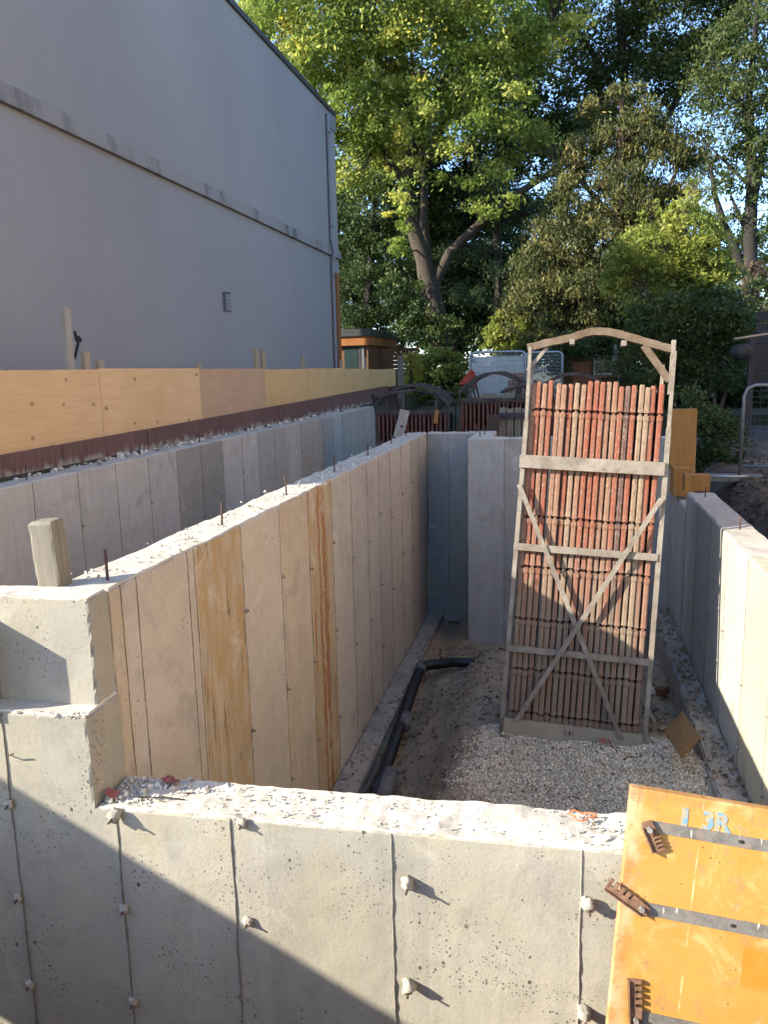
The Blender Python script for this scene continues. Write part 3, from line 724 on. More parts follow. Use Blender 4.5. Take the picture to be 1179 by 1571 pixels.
def arch_pts(x0, x1, y0, rise, n=12, kink=.28):
    out = []
    for i in range(n+1):
        t = i/n; s = 1-abs(2*t-1)
        out.append((x0+(x1-x0)*t, y0+rise*(1-(1-min(1, s*1.0))**1.9)))
    return out
def cage(M, W, H, label, front=True, board=True, mat='cage_steel', depth=.62, narch=1, rise=.10, ah=2.98, seed=0):
    o = thing('panel_cage', label, 'cage', group=None, M=M)
    m0 = mat
    def B(name, fn, m=mat):
        mb = MB(); fn(mb); return mb.build(name, m, o, local=True)
    if board:
        brd = B('base_board', lambda mb: mb.box((-.008, 0, -.02), (W+.002, .155, .035)), 'cage_board')
    B('base_board', lambda mb: mb.box((0, 0, -depth), (W, .12, -depth+.04)), 'cage_board')
    for x in (-.006, W-.004):
        for c in ((.018, -depth) if not board else (.018, -depth)):
            d = .012 if x < .1 else 0
            B('post', lambda mb: (mb.bar((x+.012, .0, c), (x+.012+d*2, H-.3, c), .032, .034, (0,0,1)), mb.bar((x+.012+d*2, H-.3, c), (x+.012+d*1.2, ah-.01, c), .024, .028, (0,0,1))))
    if front:
        for b0, b1, th in ((2.068, 2.165, .03), (1.446, 1.498, .022), (.675, .722, .022)):
            s = .008
            B('cross_bar', lambda mb: mb.box((.002, b0, .022), (W-.002, b1, .022+th)))
        B('diagonal_brace', lambda mb: mb.bar((.01, 1.94, .052), (.885, .115, .052), .034, .012, (0,0,1)))
        B('diagonal_brace', lambda mb: mb.bar((W-.012, 1.90, .066), (.113, .155, .066), .034, .012, (0,0,1)))
    for k in range(narch):
        c = .0 - depth*k/max(1, narch-1) if narch > 1 else 0
        def arch(mb):
            P = [(0.0, ah-.01), (.12*W, ah+.025), (.30*W, ah+.07), (.42*W, ah+.115), (.5*W, ah+.122), (.58*W, ah+.115), (.70*W, ah+.085), (.88*W, ah+.035), (W+.01, ah+.005)] if rise <= .12 else \
                [(W*i/12, ah + rise*math.sin(math.pi*i/12)**.8) for i in range(13)]
            h2 = .027 if rise <= .12 else .022; w2 = .025
            if rise <= .12:
                Q = []
                for i in range(len(P)-1):
                    p0, p1, p2, p3 = P[max(i-1, 0)], P[i], P[i+1], P[min(i+2, len(P)-1)]
                    for j in range(4):
                        t = j/4; Q.append((p1[0]+(p2[0]-p1[0])*t, .5*((2*p1[1])+(-p0[1]+p2[1])*t+(2*p0[1]-5*p1[1]+4*p2[1]-p3[1])*t*t+(-p0[1]+3*p1[1]-3*p2[1]+p3[1])*t**3)))
                P = Q + [P[-1]]
            vs = []
            for i, (x, y) in enumerate(P):
                a, b = P[max(i-1, 0)], P[min(i+1, len(P)-1)]; d = Vector((b[0]-a[0], b[1]-a[1], 0)).normalized(); nn = Vector((-d.y, d.x, 0))*h2*(1+.06*math.sin(i*2.1))
                for sx_, sz_ in ((-1,-1),(1,-1),(1,1),(-1,1)): vs.append((x+nn.x*sx_, y+nn.y*sx_, c+w2*sz_))
            m_ = len(P); mb.add(vs, [(i*4+k, i*4+(k+1) % 4, i*4+4+(k+1) % 4, i*4+4+k) for i in range(m_-1) for k in range(4)] + [(3,2,1,0), tuple((m_-1)*4+k for k in range(4))])
        B('arch', arch, 'arch_steel' if rise <= .12 else m0)
        if rise <= .12:
            B('arch_brace', lambda mb: mb.bar((.80*W, ah+.03, c+.004), (W-.012, 2.76, c+.004), .05, .02, (0,0,1)), 'arch_steel')
            B('arch_brace', lambda mb: mb.bar((.14*W, ah+.0, c-.004), (.012, 2.80, c-.004), .026, .02, (0,0,1)))
            for x in (.31*W, .665*W): B('lug', lambda mb: mb.box((x-.018, ah+.02, c-.03), (x+.018, ah+.058, c+.034)))
        else:
            B('arch_brace', lambda mb: mb.bar((.14*W, ah+rise*.5, c), (.2*W, H, c), .03, .03, (0,0,1)))
            B('arch_brace', lambda mb: mb.bar((.86*W, ah+rise*.5, c), (.8*W, H, c), .03, .03, (0,0,1)))
    return o, B
cg, B = cage(SM, 1.045, 2.72, 'tall steel cage with arched top and X brace leaning in the gravel')
B('loop', lambda mb: mb.box((1.028, 2.66, -.01), (1.056, 3.05, .03)), 'cage_steel')
def text_obj(name, body, size, M, mat, parent, ext=.0015, sx=1.0, bold=0.0):
    cu = bpy.data.curves.new('lettering', 'FONT'); cu.body = body; cu.size = size; cu.extrude = ext; cu.offset = bold; cu.align_x = 'CENTER'; cu.resolution_u = 3
    tmp = bpy.data.objects.new('tmp', cu); COL.objects.link(tmp)
    dg = bpy.context.evaluated_depsgraph_get(); me = bpy.data.meshes.new_from_object(tmp.evaluated_get(dg))
    bpy.data.objects.remove(tmp); me.transform(M @ Matrix.Diagonal((sx, 1, 1, 1))); me.materials.clear(); me.materials.append(MATS[mat])
    o = bpy.data.objects.new(name, me); COL.objects.link(o); o.parent = parent; WM[o.name] = WM[parent.name]
    return o
text_obj('lettering', '141', .058, T(.51, .082, .036), 'ink', cg, .001, .95)
# far cages, in the shade past the dividing wall
def far_cage(x0, x1, y, ztop, H, label, plabel, yaw, n, narch, rise, seed, zoff=0):
    W = x1-x0; M = T(x0, y, ztop-H) @ Matrix.Rotation(yaw, 4, 'Z') @ Matrix(((1,0,0,0),(0,0,-1,0),(0,1,0,0),(0,0,0,1)))
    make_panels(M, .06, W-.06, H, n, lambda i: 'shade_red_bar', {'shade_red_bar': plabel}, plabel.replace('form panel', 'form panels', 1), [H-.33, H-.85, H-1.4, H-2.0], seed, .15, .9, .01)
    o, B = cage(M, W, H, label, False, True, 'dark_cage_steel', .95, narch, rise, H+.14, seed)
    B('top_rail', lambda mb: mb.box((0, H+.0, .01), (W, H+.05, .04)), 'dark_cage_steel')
    return o, B
far_cage(-3.10, -1.86, 13.0, .86, 2.45, 'low dark steel cage with hooped top left of the leaning white board, beside the hoarding', 'form panel with red edge coloured shade-dark in the hooped cage nearest the hoarding', .02, 17, 6, .32, 11)
far_cage(-1.74, -.57, 13.4, 1.03, 2.45, 'dark steel cage with two hoops behind the grey stacked boards', 'form panel with red edge coloured shade-dark in the cage before the wire fence panel', -.02, 16, 3, .32, 12)
far_cage(-.45, .75, 13.2, 1.03, 2.45, 'dark steel cage with hoops mostly hidden behind the tall leaning stack', 'form panel with red edge coloured shade-dark hidden behind the tall leaning cage', .0, 15, 2, .28, 13)
def far_bits():
    # white board leaning on the first cage
    mb = MB(); a = at(611,672,12.85); b = at(622,629,12.95)
    mb.bar(a, b, .165, .02, (0,-1,.1)); mb.blob(at(617,654,12.87)+Vector((0,-.01,0)), .022, .2, 1, 1, (1,.3,1))
    tag(mb.build('timber_board', ['white_timber', 'ink']), 'pale board with a dark hole leaning on the dark cage behind the dividing wall', 'board')
    mb = MB(); a = at(669,650,12.9); b = at(671,629,12.95); mb.bar(a, b, .065, .03, (0,-1,.1))
    tag(mb.build('wood_block', 'ochre_form_ply'), 'small orange wood piece on the corner of the dark cage', 'wood block')
    # a few scaffold tubes lying over the hoops
    for i, (p, q, y, r) in enumerate(((( 575,612), (640,598), 12.6, .022), ((600,596), (690,612), 13.6, .02), ((625,590), (700,606), 13.9, .02), ((770,602), (830,586), 13.0, .025), ((790,612),(835,592),12.9,.02))):
        mb = MB(); mb.tube([at(*p, y), at((p[0]+q[0])/2, (p[1]+q[1])/2-3, y+.2), at(*q, y+.4)], r, 7)
        tag(mb.build('steel_tube', 'dark_cage_steel', smooth=True), ['dark tube sloping up from the hoarding over the first hooped cage', 'dark tube lying across the back of the first hooped cage', 'dark tube highest over the first hooped cage', 'dark tube rising towards the top left of the tall leaning cage', 'lower dark tube behind the left post of the tall leaning cage'][i], 'tube')
    # dark prop at the end of the left wall
    mb = MB(); mb.bar(at(572,606,14), at(578,630,14), .06, .06, (0,1,0)); mb.bar(at(578,608,14), at(576,630,14), .03, .04, (0,1,0))
    tag(mb.build('clamp_hook', 'black_paint'), 'black hook-shaped clamp at the end of the left wall', 'clamp')
    # grey stacked boards
    y = 10.9; base = at(778,672,y); base.z = .62
    for i in range(4):
        u0, u1 = 767+i*11.5, 767+i*11.5+9.8
        mb = MB(); p = at(u0, 670, y); q = at(u1, 626+(i % 2)*1.5, y); mb.box((p.x, y, p.z-1.2), (q.x, y+.12, q.z))
        tag(mb.build('form_board', 'grey_timber', M=T(p.x, y, p.z-1.2)), 'weathered grey board standing behind the back wall', 'board', 'grey boards standing behind the back wall')
    mb = MB(); p = at(765,641,y-.08); q = at(812,633,y-.08); mb.box((p.x, y-.09, p.z), (q.x, y-.02, q.z))
    tag(mb.build('walk_plank', 'dark_boards'), 'dark horizontal rail across the grey standing boards', 'rail')
    mb = MB(); p = at(750,672,10.5); q = at(764,637,10.5); mb.box((p.x, 10.5, p.z-.3), (q.x, 10.62, q.z)); 
    tag(mb.build('wood_post', 'bark'), 'short brown wood post at the left of the grey standing boards', 'post')
far_bits()

# ------------------------------------------------------------------ orange form panel leaning on the front wall
def orange_panel():
    u, v, w = V3(.99641, 0, -.08465), V3(-.08278, -.20899, -.97441), V3(-.01769, .97792, -.20824)
    M = frame(V3(.232, 2.47, .249), u, -v, -w)               # x along the top edge, y up the panel, z towards the viewer
    o = thing('wall_form', 'big orange-yellow form panel with grey straps leaning on the front wall', 'form panel', M=M)
    mb = MB(); mb.box((0, -1.95, -.045), (.62, 0, 0)); mb.build('face_sheet', 'orange_form_face', o, local=True, bevel=.004)
    for y0, h in ((-.094, .036), (-.356, .040), (-.70, .04)):
        x0 = .075 if y0 > -.6 else .1
        s = MB(); s.add([(x0, y0, .0035), (x0, y0-h, .0035), (.62, y0-h, .0035), (.62, y0, .0035), (x0, y0, -.002), (x0, y0-h, -.002), (.62, y0-h, -.002), (.62, y0, -.002)],
              [(0,1,2,3), (7,6,5,4), (0,4,5,1), (1,5,6,2), (2,6,7,3), (3,7,4,0)])
        st = s.build('strap', 'strap_steel', o, local=True)
        for bx in (.345,):
            b = MB(); b.blob((bx, y0-h/2, .004), .008, .2, 0, 3, (1.2, .8, .5)); b.build('bolt', 'ink', st, local=True, smooth=True)
    def bracket(p, ang, flip=1, L=.115):
        """a rusty waler lug: flat plate with a row of teeth and a bolt"""
        m = T(p[0], p[1], .006) @ Matrix.Rotation(ang, 4, 'Z')
        mb = MB(); wd = .042; n = 4; pts = [(0, -wd/2), (0, wd/2), (L*.12, wd/2*1.0)]
        poly = [V3(-.012, -wd*.36, 0), V3(-.012, wd*.36, 0), V3(0, wd/2, 0), V3(L, wd/2, 0)]
        tw = L*.62/n
        for k in range(n):
            x = L - k*tw
            poly += [V3(x, -wd/2, 0), V3(x-tw*.52, -wd/2, 0), V3(x-tw*.52, -wd*.02, 0), V3(x-tw*.98, -wd*.02, 0)]
        poly += [V3(L*.36, -wd/2, 0)]
        poly = [m @ V3(q.x, q.y*flip, q.z) for q in poly]
        if flip < 0: poly = poly[::-1]
        mb.prism(poly, (0, 0, .012))
        e = (V3(-.012, wd*.5, 0), V3(L, wd*.5, 0))
        mb.box((0, wd*.40*flip if flip > 0 else -wd*.5, .0), (L, wd*.5 if flip > 0 else -wd*.40, .022), 0, m)
        b = mb.build('waler_bracket', 'rust_steel', o, local=True)
        k = MB(); k.tube([m @ V3(.012, 0, .010), m @ V3(.012, 0, .026)], [.0105, .009], 6); k.build('bolt', 'bolt_steel', b, local=True)
    bracket((.062, -.108), R(-62), -1, .085)
    bracket((.078, -.377), R(153), 1, .135)
    bracket((.085, -.735), R(97), 1, .135)
    text_obj('lettering', '1', .075, T(.172, -.094, .0012) @ Matrix.Rotation(R(0), 4, 'Z'), 'blue_paint', o, .0006, 1.3, .004)
    text_obj('lettering', '3R', .078, T(.266, -.090, .0012), 'blue_paint', o, .0006, .95, .0035)
orange_panel()

# ------------------------------------------------------------------ hoarding, lagging boards, stakes
def hoarding():
    X = -4.60
    cuts = [-3.4, -.9, 1.3, 3.1, 4.85, 7.27, 9.56, 11.86, 14.04, 16.33, 18.5, 21.88]
    o = thing('plywood_hoarding', 'long low plywood hoarding of tan and olive sheets beside the grey house', 'hoarding', (X, -3.4, .3))
    mats = ['plywood_warm']*5 + ['plywood_warm', 'plywood_brown', 'plywood_olive', 'plywood_olive', 'plywood_olive', 'plywood_olive']
    tops = [1.47]*3 + [1.52, 1.665, 1.672, 1.655, 1.632, 1.64, 1.622, 1.60]
    rr = random.Random(2)
    for i in range(len(cuts)-1):
        y0, y1 = cuts[i], cuts[i+1]
        low = .32 if y1 < 3.2 else .94 + .012*max(0, (y0-5))
        mb = MB(); dx = rr.uniform(0, .012); zt0, zt1 = tops[i], tops[i]+rr.uniform(-.012, .004)
        poly = [(X+dx, y0+.004, low), (X+dx, y1-.004, low+(.028 if y1 > 3.2 else 0)), (X+dx, y1-.004, zt1), (X+dx, y0+.004, zt0)]
        mb.prism(poly, (-.018, 0, 0))
        p = mb.build('plywood_sheet', mats[i], o)
    for y in [-2, .2, 2.2, 4.0] : 
        mb = MB(); mb.box((X-.06, y, -.1), (X-.02, y+.09, 1.4)); mb.build('post', 'stake_wood', o)
    # stakes that show above the sheets
    for u, v, wd in ((133,540,9), (155,553,9), (306,557,8), (394,535,8), (405,537,8), (466,545,5), (525,552,5), (562,548,4)):
        y = {133:6.85, 155:7.15, 306:9.5, 394:11.4, 405:11.7, 466:13.7, 525:16.2, 562:18.3}[u]
        X2 = X-.07
        d = FWD*FPX + RGT*(u-589.5) + DWN*(v-785.5); p = CAM + d*((X2)/d.x)
        w_ = wd*p.y/FPX
        mb = MB(); mb.box((X2-.04, p.y-w_*.9, .75), (X2, p.y+w_*.9, p.z)); mb.build('stake', 'stake_wood', o)
    # lagging boards between the wall and the plywood
    l = thing('lagging_boards', 'dark maroon boards standing in a row behind the left concrete wall, splashed with grout', 'boards', (-4.43, 3.5, .7))
    y = 3.5; k = 0
    while y < 20:
        L = rr.uniform(1.1, 1.9); mb = MB(); dx = rr.uniform(0, .02)
        y2 = min(y+L-.006, 20.5); f_ = lambda q: .968+.0125*max(0, q-5)
        mb.prism([(-4.45-dx, y, .55), (-4.45-dx, y2, .55), (-4.45-dx, y2, f_(y2)), (-4.45-dx, y, f_(y))], (-.07, 0, 0))
        mb.build('board', 'maroon_board', l, bevel=.003); y += L; k += 1
    # lumps of spilt grout lying on the wall's outer edge
    pts = []; sz = []
    rng = np.random.default_rng(9)
    for _ in range(300):
        y = rng.uniform(4.8, 17); pts.append((-4.39+abs(rng.normal(0, .05)), y, .785+rng.uniform(0, .015))); sz.append(abs(rng.normal(0, .016))+.006)
    for _ in range(500):
        y = rng.uniform(2.75, 10); pts.append((-1.85+rng.normal(0, .06), y, .786)); sz.append(abs(rng.normal(0, .0055))+.002)
    for _ in range(620):
        x = rng.uniform(.02, 2.2); q = fw(x, rng.uniform(.02, .22), .002); pts.append(tuple(q)); sz.append(abs(rng.normal(0, .0035))+.0015)
    for _ in range(120):
        x = abs(rng.normal(0, .22))+.01; q = fw(min(x, .7), rng.uniform(.03, .225), .004); pts.append(tuple(q)); sz.append(abs(rng.normal(0, .006))+.003)
    for _ in range(120):
        q = fw(-abs(rng.normal(0, .12))-.008, rng.uniform(.0, .03), .36-abs(rng.normal(0, .015))); pts.append(tuple(q)); sz.append(abs(rng.normal(0, .004))+.003)
    scatter('concrete_rubble', pts, sz, 'crumb_stone', 'crumbs of spilt concrete lying along the wall tops', 'rubble', 8)
hoarding()
def tall_prop():
    X = -4.72
    def q(u, v):
        d = FWD*FPX + RGT*(u-589.5) + DWN*(v-785.5); return CAM + d*(X/d.x)
    a, b = q(108, 575), q(99, 472)
    o = thing('timber_prop', 'tall pale timber with black metal hook rising behind the hoarding', 'timber', (a.x, a.y, .8))
    d = (b-a).normalized()
    mb = MB(); mb.bar(a-d*.9, b, .10, .05, (1,0,0)); mb.build('timber', 'white_timber', o, bevel=.004)
    mb = MB(); c = q(111, 516); mb.bar(c+V3(.03,0,.05), c+V3(.03,.02,-.05), .02, .02, (1,0,0)); mb.bar(c+V3(.03,0,.0), c+V3(.03,.06,.0), .015, .02, (1,0,0))
    mb.build('hook', 'black_paint', o)
    mb = MB(); e, f = q(121, 520), q(115, 548); mb.bar(e, f, .022, .02, (1,0,0)); mb.bar(e+V3(0,-.01,.02), e+V3(0,.03,-.02), .03, .02, (1,0,0)); mb.bar(f, q(111, 552), .02, .02, (1,0,0)); mb.build('lever', 'black_paint', o)
tall_prop()
def block_on_corner():
    o = MB(); M = T(-1.972, 2.648, .783) @ Matrix.Rotation(R(6), 4, 'Z') @ Matrix.Rotation(R(-3.0), 4, 'Y')
    rough_block(o, (-.052, 0, -.006), (.046, .10, .262), .03, .002, .0015, .006)
    tag(o.build('timber_block', 'grey_timber', local=True, M=M), 'weathered grey timber block standing on end on the wall corner', 'timber block')
    # lumber on the ledge, outside the picture, whose shadow falls on the upper wall
    o = MB(); rough_block(o, (-.40, -.062, .362), (-.40+.001, .06, .37), .1) if False else o.box((-1.0, -.05, .364), (-.424, .097, .70))
    tag(o.build('timber_offcut', 'grey_timber', local=True, M=FW), 'thick grey timber lying on the wall ledge at the left edge', 'timber')
block_on_corner()
def wall_boxes():
    def bx(name, p0, p1, y0, y1, mat, label, lean=0):
        a, b = at(*p0, y0), at(*p1, y0)
        M = T(min(a.x, b.x), y0, min(a.z, b.z)); mb = MB()
        w, h = abs(b.x-a.x), abs(a.z-b.z)
        t = .02
        mb.box((0, 0, 0), (w, t, h)); mb.box((0, t, 0), (t, y1-y0, h)); mb.box((w-t, t, 0), (w, y1-y0, h)); mb.box((t, t, h-t-.003), (w-t, y1-y0, h-.003))
        tag(mb.build(name, mat, local=True, M=M, bevel=.002), label, 'formwork')
    bx('form_box', (1032,628), (1067,718), 8.95, 9.12, 'ochre_form_ply', 'tall ochre plywood formwork sheet standing on the right wall end')
    bx('form_box', (1035,719), (1066,761), 8.55, 8.85, 'ochre_form_ply', 'brown plywood form box under the tall ochre sheet')
    bx('form_box', (1052,729), (1090,754), 8.03, 8.2, 'ochre_form_ply', 'small ochre plywood stop end at the far end of the right wall')
    # brown sheet dropped against the right footing
    o = MB(); P = [(1019,1122), (1048,1090), (1073,1128), (1045,1160)]
    Ys = [5.55, 5.75, 5.35, 5.15]
    o.prism([at(u, v, y) for (u, v), y in zip(P, Ys)], (.012, .0, -.022))
    tag(o.build('plywood_offcut', 'brown_ply', bevel=.002), 'square brown plywood offcut tipped against the right footing', 'plywood offcut')
    # debris between stack and right wall
    for i, (u, v, y, s, mat, lab) in enumerate(((1006,1003,7.0,(.10,.07,.05),'white_paint','small pale block lying behind the right foot of the tall cage'), (1000,1030,6.7,(.16,.05,.03),'silty_plastic','grey offcut lying right of the tall cage'), (1003,1048,6.4,(.2,.04,.03),'stake_wood','pale wooden lath lying right of the tall cage'), (1015,1025,7.0,(.14,.1,.06),'cedar_boards','brown lump of wood lying near the right footing'))):
        p = at(u, v, y); M = T(p.x, p.y, pit_z(p.x, p.y)+s[2]*.6) @ Euler((.25*math.sin(i), .3*math.cos(i*2), i*.9)).to_matrix().to_4x4()
        mb = MB(); mb.box((-s[0]/2, -s[1]/2, -s[2]/2), (s[0]/2, s[1]/2, s[2]/2))
        tag(mb.build('offcut', mat, local=True, M=M, bevel=.004), lab, 'offcut')
    p = at(784,1138,5.70); mb = MB(); mb.box((-.03, -.02, -.09), (.035, .06, .008))
    tag(mb.build('packing_block', 'stake_wood', local=True, M=T(p.x, p.y, p.z+.02), bevel=.003), 'small wooden packing block under the left foot of the tall cage', 'wood block')
wall_boxes()
def leaves_on_wall():
    def maple_leaf(p, s, yaw, tilt, label, name='maple_leaf'):
        out = [(0,-1.0),(.10,-.45),(.55,-.62),(.50,-.35),(.98,-.10),(.72,.05),(.85,.42),(.45,.30),(.30,.45),(.42,.78),(.16,.66),(0,1.05)]
        poly = out + [(-x, y) for x, y in out[-2:0:-1]]
        vs = [V3(0, 0, .08*s)] + [V3(x*s, y*s, s*(.28*nz((x*1.3, y*1.3, s*40+yaw), 1.0)+.16*abs(x))) for x, y in poly]
        M = T(*p) @ Euler((tilt, tilt*.6, yaw)).to_matrix().to_4x4()
        mb = MB(); n = len(poly); mb.add(vs, [(0, i+1, (i+1) % n+1) for i in range(n)])
        o = mb.build(name, 'red_leaf', local=True, M=M)
        md = o.modifiers.new('thick', 'SOLIDIFY'); md.thickness = .0012
        tag(o, label, 'leaf')
    maple_leaf(fw(.038, .055, .022), .038, 1.1, .45, 'crumpled dark red maple leaf in the corner at the foot of the stepped wall')
    maple_leaf(fw(.235, .185, .02), .042, 2.4, .25, 'pale red maple leaf lying on the shaded front wall top')
    maple_leaf(fw(.20, .20, .016), .03, .3, .3, 'small red maple leaf touching the pale red one on the front wall top')
    for i, (u, v, s) in enumerate(((925,1137,.035), (938,1142,.05), (943,1150,.045), (903,1152,.03))):
        p = at(u, v, 5.60); maple_leaf(p, s, i*1.3, .9, ['dull red leaf against the base board of the tall cage', 'largest crumpled red leaf by the right of the cage base board', 'dark red leaf at the gravel by the cage base board', 'small dark red leaf under the middle of the cage base board'][i])
    # twist of orange wire
    c = fw(1.80, .17, .012); mb = MB(); pts = []
    for i in range(26):
        a = i*.55; rr = .028+.01*math.sin(i*1.7)
        pts.append(c + V3(rr*1.5*math.cos(a), rr*.9*math.sin(a), .006+.006*math.sin(i*2.1)))
    mb.tube(pts, .0022, 5); tag(mb.build('tie_wire', 'orange_wire', smooth=True), 'tangled loop of orange tie wire on the front wall top', 'wire')
    mb = MB(); a, b = fw(.14, .06, .014), fw(.33, .075, .012); mb.tube([a, a.lerp(b, .5)+V3(0, 0, .004), b], .0028, 5)
    tag(mb.build('twig', 'dark_bark'), 'thin straight twig on the shaded front wall top', 'twig')
leaves_on_wall()
# ------------------------------------------------------------------ house
def house():
    X = -5.8
    def q(u, v, XX=X):
        d = FWD*FPX + RGT*(u-589.5) + DWN*(v-785.5); return CAM + d*(XX/d.x)
    top, belt = q(490,155).z, q(500,383).z
    yd, ye = q(497,160).y, q(515,250).y
    yw = q(507,420).y                                   # where the cedar return starts below
    o = thing('house', 'tall grey rendered house with flat roof and stone belt course, left of the pit', 'house', (-9, 12, .7))
    y0 = 3.3
    mb = MB(); mb.box((-14, y0, -.3), (X, yw, belt-.001)); mb.box((-14, y0, belt+.0), (X, ye, top)); mb.box((-14, yw, belt-.45), (X, ye, belt-.001))
    mb.build('wall', 'stucco', o)
    mb = MB(); mb.box((-14, y0-.03, top), (X+.05, ye+.03, top+.10)); mb.build('roof_edge', 'flashing', o)
    mb = MB(); mb.box((X-.2, ye-.55, top-.38), (X+.03, ye+.02, top-.02)); mb.build('corner_cap', 'downpipe_grey', o)
    mb = MB(); mb.prism([(X-.01, y0, belt-.10), (X-.01, y0, belt+.14), (X+.05, y0, belt+.11), (X+.07, y0, belt-.06), (X+.07, y0, belt-.10)], (0, ye-y0+.01, 0)); mb.build('belt_course', 'belt_stone', o)
    mb = MB(); mb.tube([(X+.055, yd+.1, top-.15), (X+.055, yd+.1, belt+.3), (X+.11, yd+.1, belt), (X+.055, yd+.1, belt-.35), (X+.055, yd+.1, .7)], .05, 8)
    dp = mb.build('downpipe', 'downpipe_grey', o)
    for z in (top-.6, belt+.6, belt-.6, 2.2):
        mb = MB(); mb.box((X, yd+.03, z), (X+.115, yd+.17, z+.04)); mb.build('bracket', 'downpipe_grey', dp)
    mb = MB(); mb.box((X-.6, yw+.02, .5), (X-.25, ye-.35, belt-.452)); mb.box((X-.25, ye-.30, .5), (X+.0, ye, belt-.452)); mb.build('cedar_panel', 'cedar_cladding', o)
    p = q(347,463); mb = MB(); h = .14; 
    mb.box((X, p.y-.15, p.z-.16), (X+.03, p.y+.15, p.z+.16)); vt = mb.build('vent', 'downpipe_grey', o, bevel=.01)
    mb = MB()
    for k in range(5): mb.box((X+.031, p.y-.11, p.z-.13+k*.056), (X+.045, p.y+.11, p.z-.13+k*.056+.02))
    mb.build('louvre', 'stucco', vt)
    mb = MB(); mb.box((X+.031, p.y-.15, p.z-.16), (X+.04, p.y-.12, p.z+.16)); mb.box((X+.031, p.y-.12, p.z+.135), (X+.04, p.y+.12, p.z+.16)); mb.build('vent_frame', 'flashing', vt)
house()
def shed():
    Y = 25.0
    a = at(520,505,Y); e = at(563,515,Y); c = at(600,560,29)
    zf, zr = at(545,530,Y).z, at(545,505,Y).z
    o = thing('garden_shed', 'low cedar garden room with flat dark roof and glass door behind the hoarding', 'shed', (e.x-2, Y, .45))
    mb = MB(); mb.box((-9.5, Y+.1, .4), (e.x, Y+.16, zf)) ; mb.box((e.x-.08, Y+.16, .4), (e.x, Y+4, zf)); mb.box((-9.5, Y+3.9, .4), (e.x-.08, Y+4, zf)); mb.build('wall', 'cedar_boards', o)
    mb = MB(); mb.box((-9.6, Y-.05, zf), (e.x+.1, Y+4.1, at(545,516,Y).z)); mb.build('fascia', 'cedar_cladding', o)
    mb = MB(); mb.box((-9.65, Y-.12, at(545,516,Y).z+.002), (e.x+.16, Y+4.2, zr)); mb.build('roof', 'flashing', o)
    g0, g1 = at(528,562,Y), at(548,532,Y)
    mb = MB(); mb.box((g0.x, Y+.07, .5), (g1.x, Y+.095, g1.z)); dr = mb.build('glass_door', 'dark_glass', o)
    mb = MB(); h0, h1 = at(549,532,Y).x, at(553,532,Y).x; mb.box((h0, Y+.06, .5), (h1, Y+.098, g1.z)); mb.box((g0.x, Y+.055, g1.z), (e.x-.1, Y+.098, g1.z+.1)); mb.build('door_frame', 'flashing', dr)
    mb = MB(); mb.box((h1+.02, Y+.06, .5), (e.x-.12, Y+.097, g1.z-.01)); mb.build('side_light', 'steel_grey', o)
shed()
def slat_fence():
    Y = 27.0; a, b = at(583,530,Y), at(640,530,Y)
    o = thing('slat_fence', 'brown horizontal slat fence under the dark trees beside the garden room', 'fence', (a.x, Y, .45))
    for x in (a.x, (a.x+b.x)/2, b.x):
        mb = MB(); mb.box((x-.05, Y+.04, .4), (x+.05, Y+.12, a.z)); mb.build('post', 'cedar_boards', o)
    z = .5
    while z < a.z-.1:
        mb = MB(); mb.box((a.x, Y, z), (b.x, Y+.03, z+.13)); mb.build('slat', 'cedar_boards', o); z += .138
    p = at(619,600,21.9); q = at(610,546,21.9)
    mb = MB(); mb.box((q.x, 21.9, .5), (p.x, 22.05, q.z)); tag(mb.build('fence_post', 'grey_timber', bevel=.01), 'thick grey post at the far end of the plywood hoarding', 'post')
slat_fence()
def wire_panel(name_label, Y, u0, v0, u1, v1, rot=0, ext=0, cols=24, rows=16, sign=None, r=.02, leg=True, wire=.0013, mat='galvanised'):
    a, b = at(u0, v0, Y), at(u1, v1, Y)
    x0, x1, z1, z0 = a.x, b.x+ext, a.z, b.z
    o = thing('wire_fence', name_label, 'fence panel', (x0, Y, z0))
    mb = MB(); c = .12
    mb.tube([(x0, Y, z0), (x0, Y, z1-c), (x0+c*.3, Y, z1-c*.3), (x0+c, Y, z1), (x1-c, Y, z1), (x1-c*.3, Y, z1-c*.3), (x1, Y, z1-c), (x1, Y, z0)], r, 8)
    mb.tube([(x0, Y, z0+.12), (x1, Y, z0+.12)], r*.8, 8)
    mb.build('tube_frame', mat, o, smooth=True)
    mb = MB()
    for i in range(1, cols): x = x0+(x1-x0)*i/cols; mb.tube([(x, Y, z0+.12), (x, Y, z1)], wire, 4, cap=False)
    for i in range(1, rows): z = z0+.12+(z1-z0-.12)*i/rows; mb.tube([(x0, Y+.006, z), (x1, Y+.006, z)], wire, 4, cap=False)
    mb.build('wire_mesh', mat, o)
    if leg:
        mb = MB(); mb.box((x0-.35, Y-.09, z0-.05), (x0+.25, Y+.09, z0+.02)); mb.build('foot', 'steel_grey', o)
    if sign:
        p, q = at(*sign[0], Y), at(*sign[1], Y); mb = MB(); mb.box((p.x, Y-.02, q.z), (q.x, Y-.012, p.z)); mb.build('sign_plate', 'white_paint', o)
    return o
wire_panel('bright galvanised wire fence panel with a blank white plate, in front of the whitewashed wall', 24.0, 722, 541, 806, 640, 0, 0, 26, 18, ((739,551), (754,562)), .035, True, .0045)
wire_panel('galvanised wire fence panel seen through the arch of the tall cage', 24.2, 808, 541, 862, 640, 0, 0, 20, 18, None, .035, True, .004)
wire_panel('grey wire fence panel standing on the dark ground at the right edge', 10.0, 1144, 591, 1179, 731, 0, 2.4, 30, 14, None, .020, True, .0009, 'dark_galvanised')
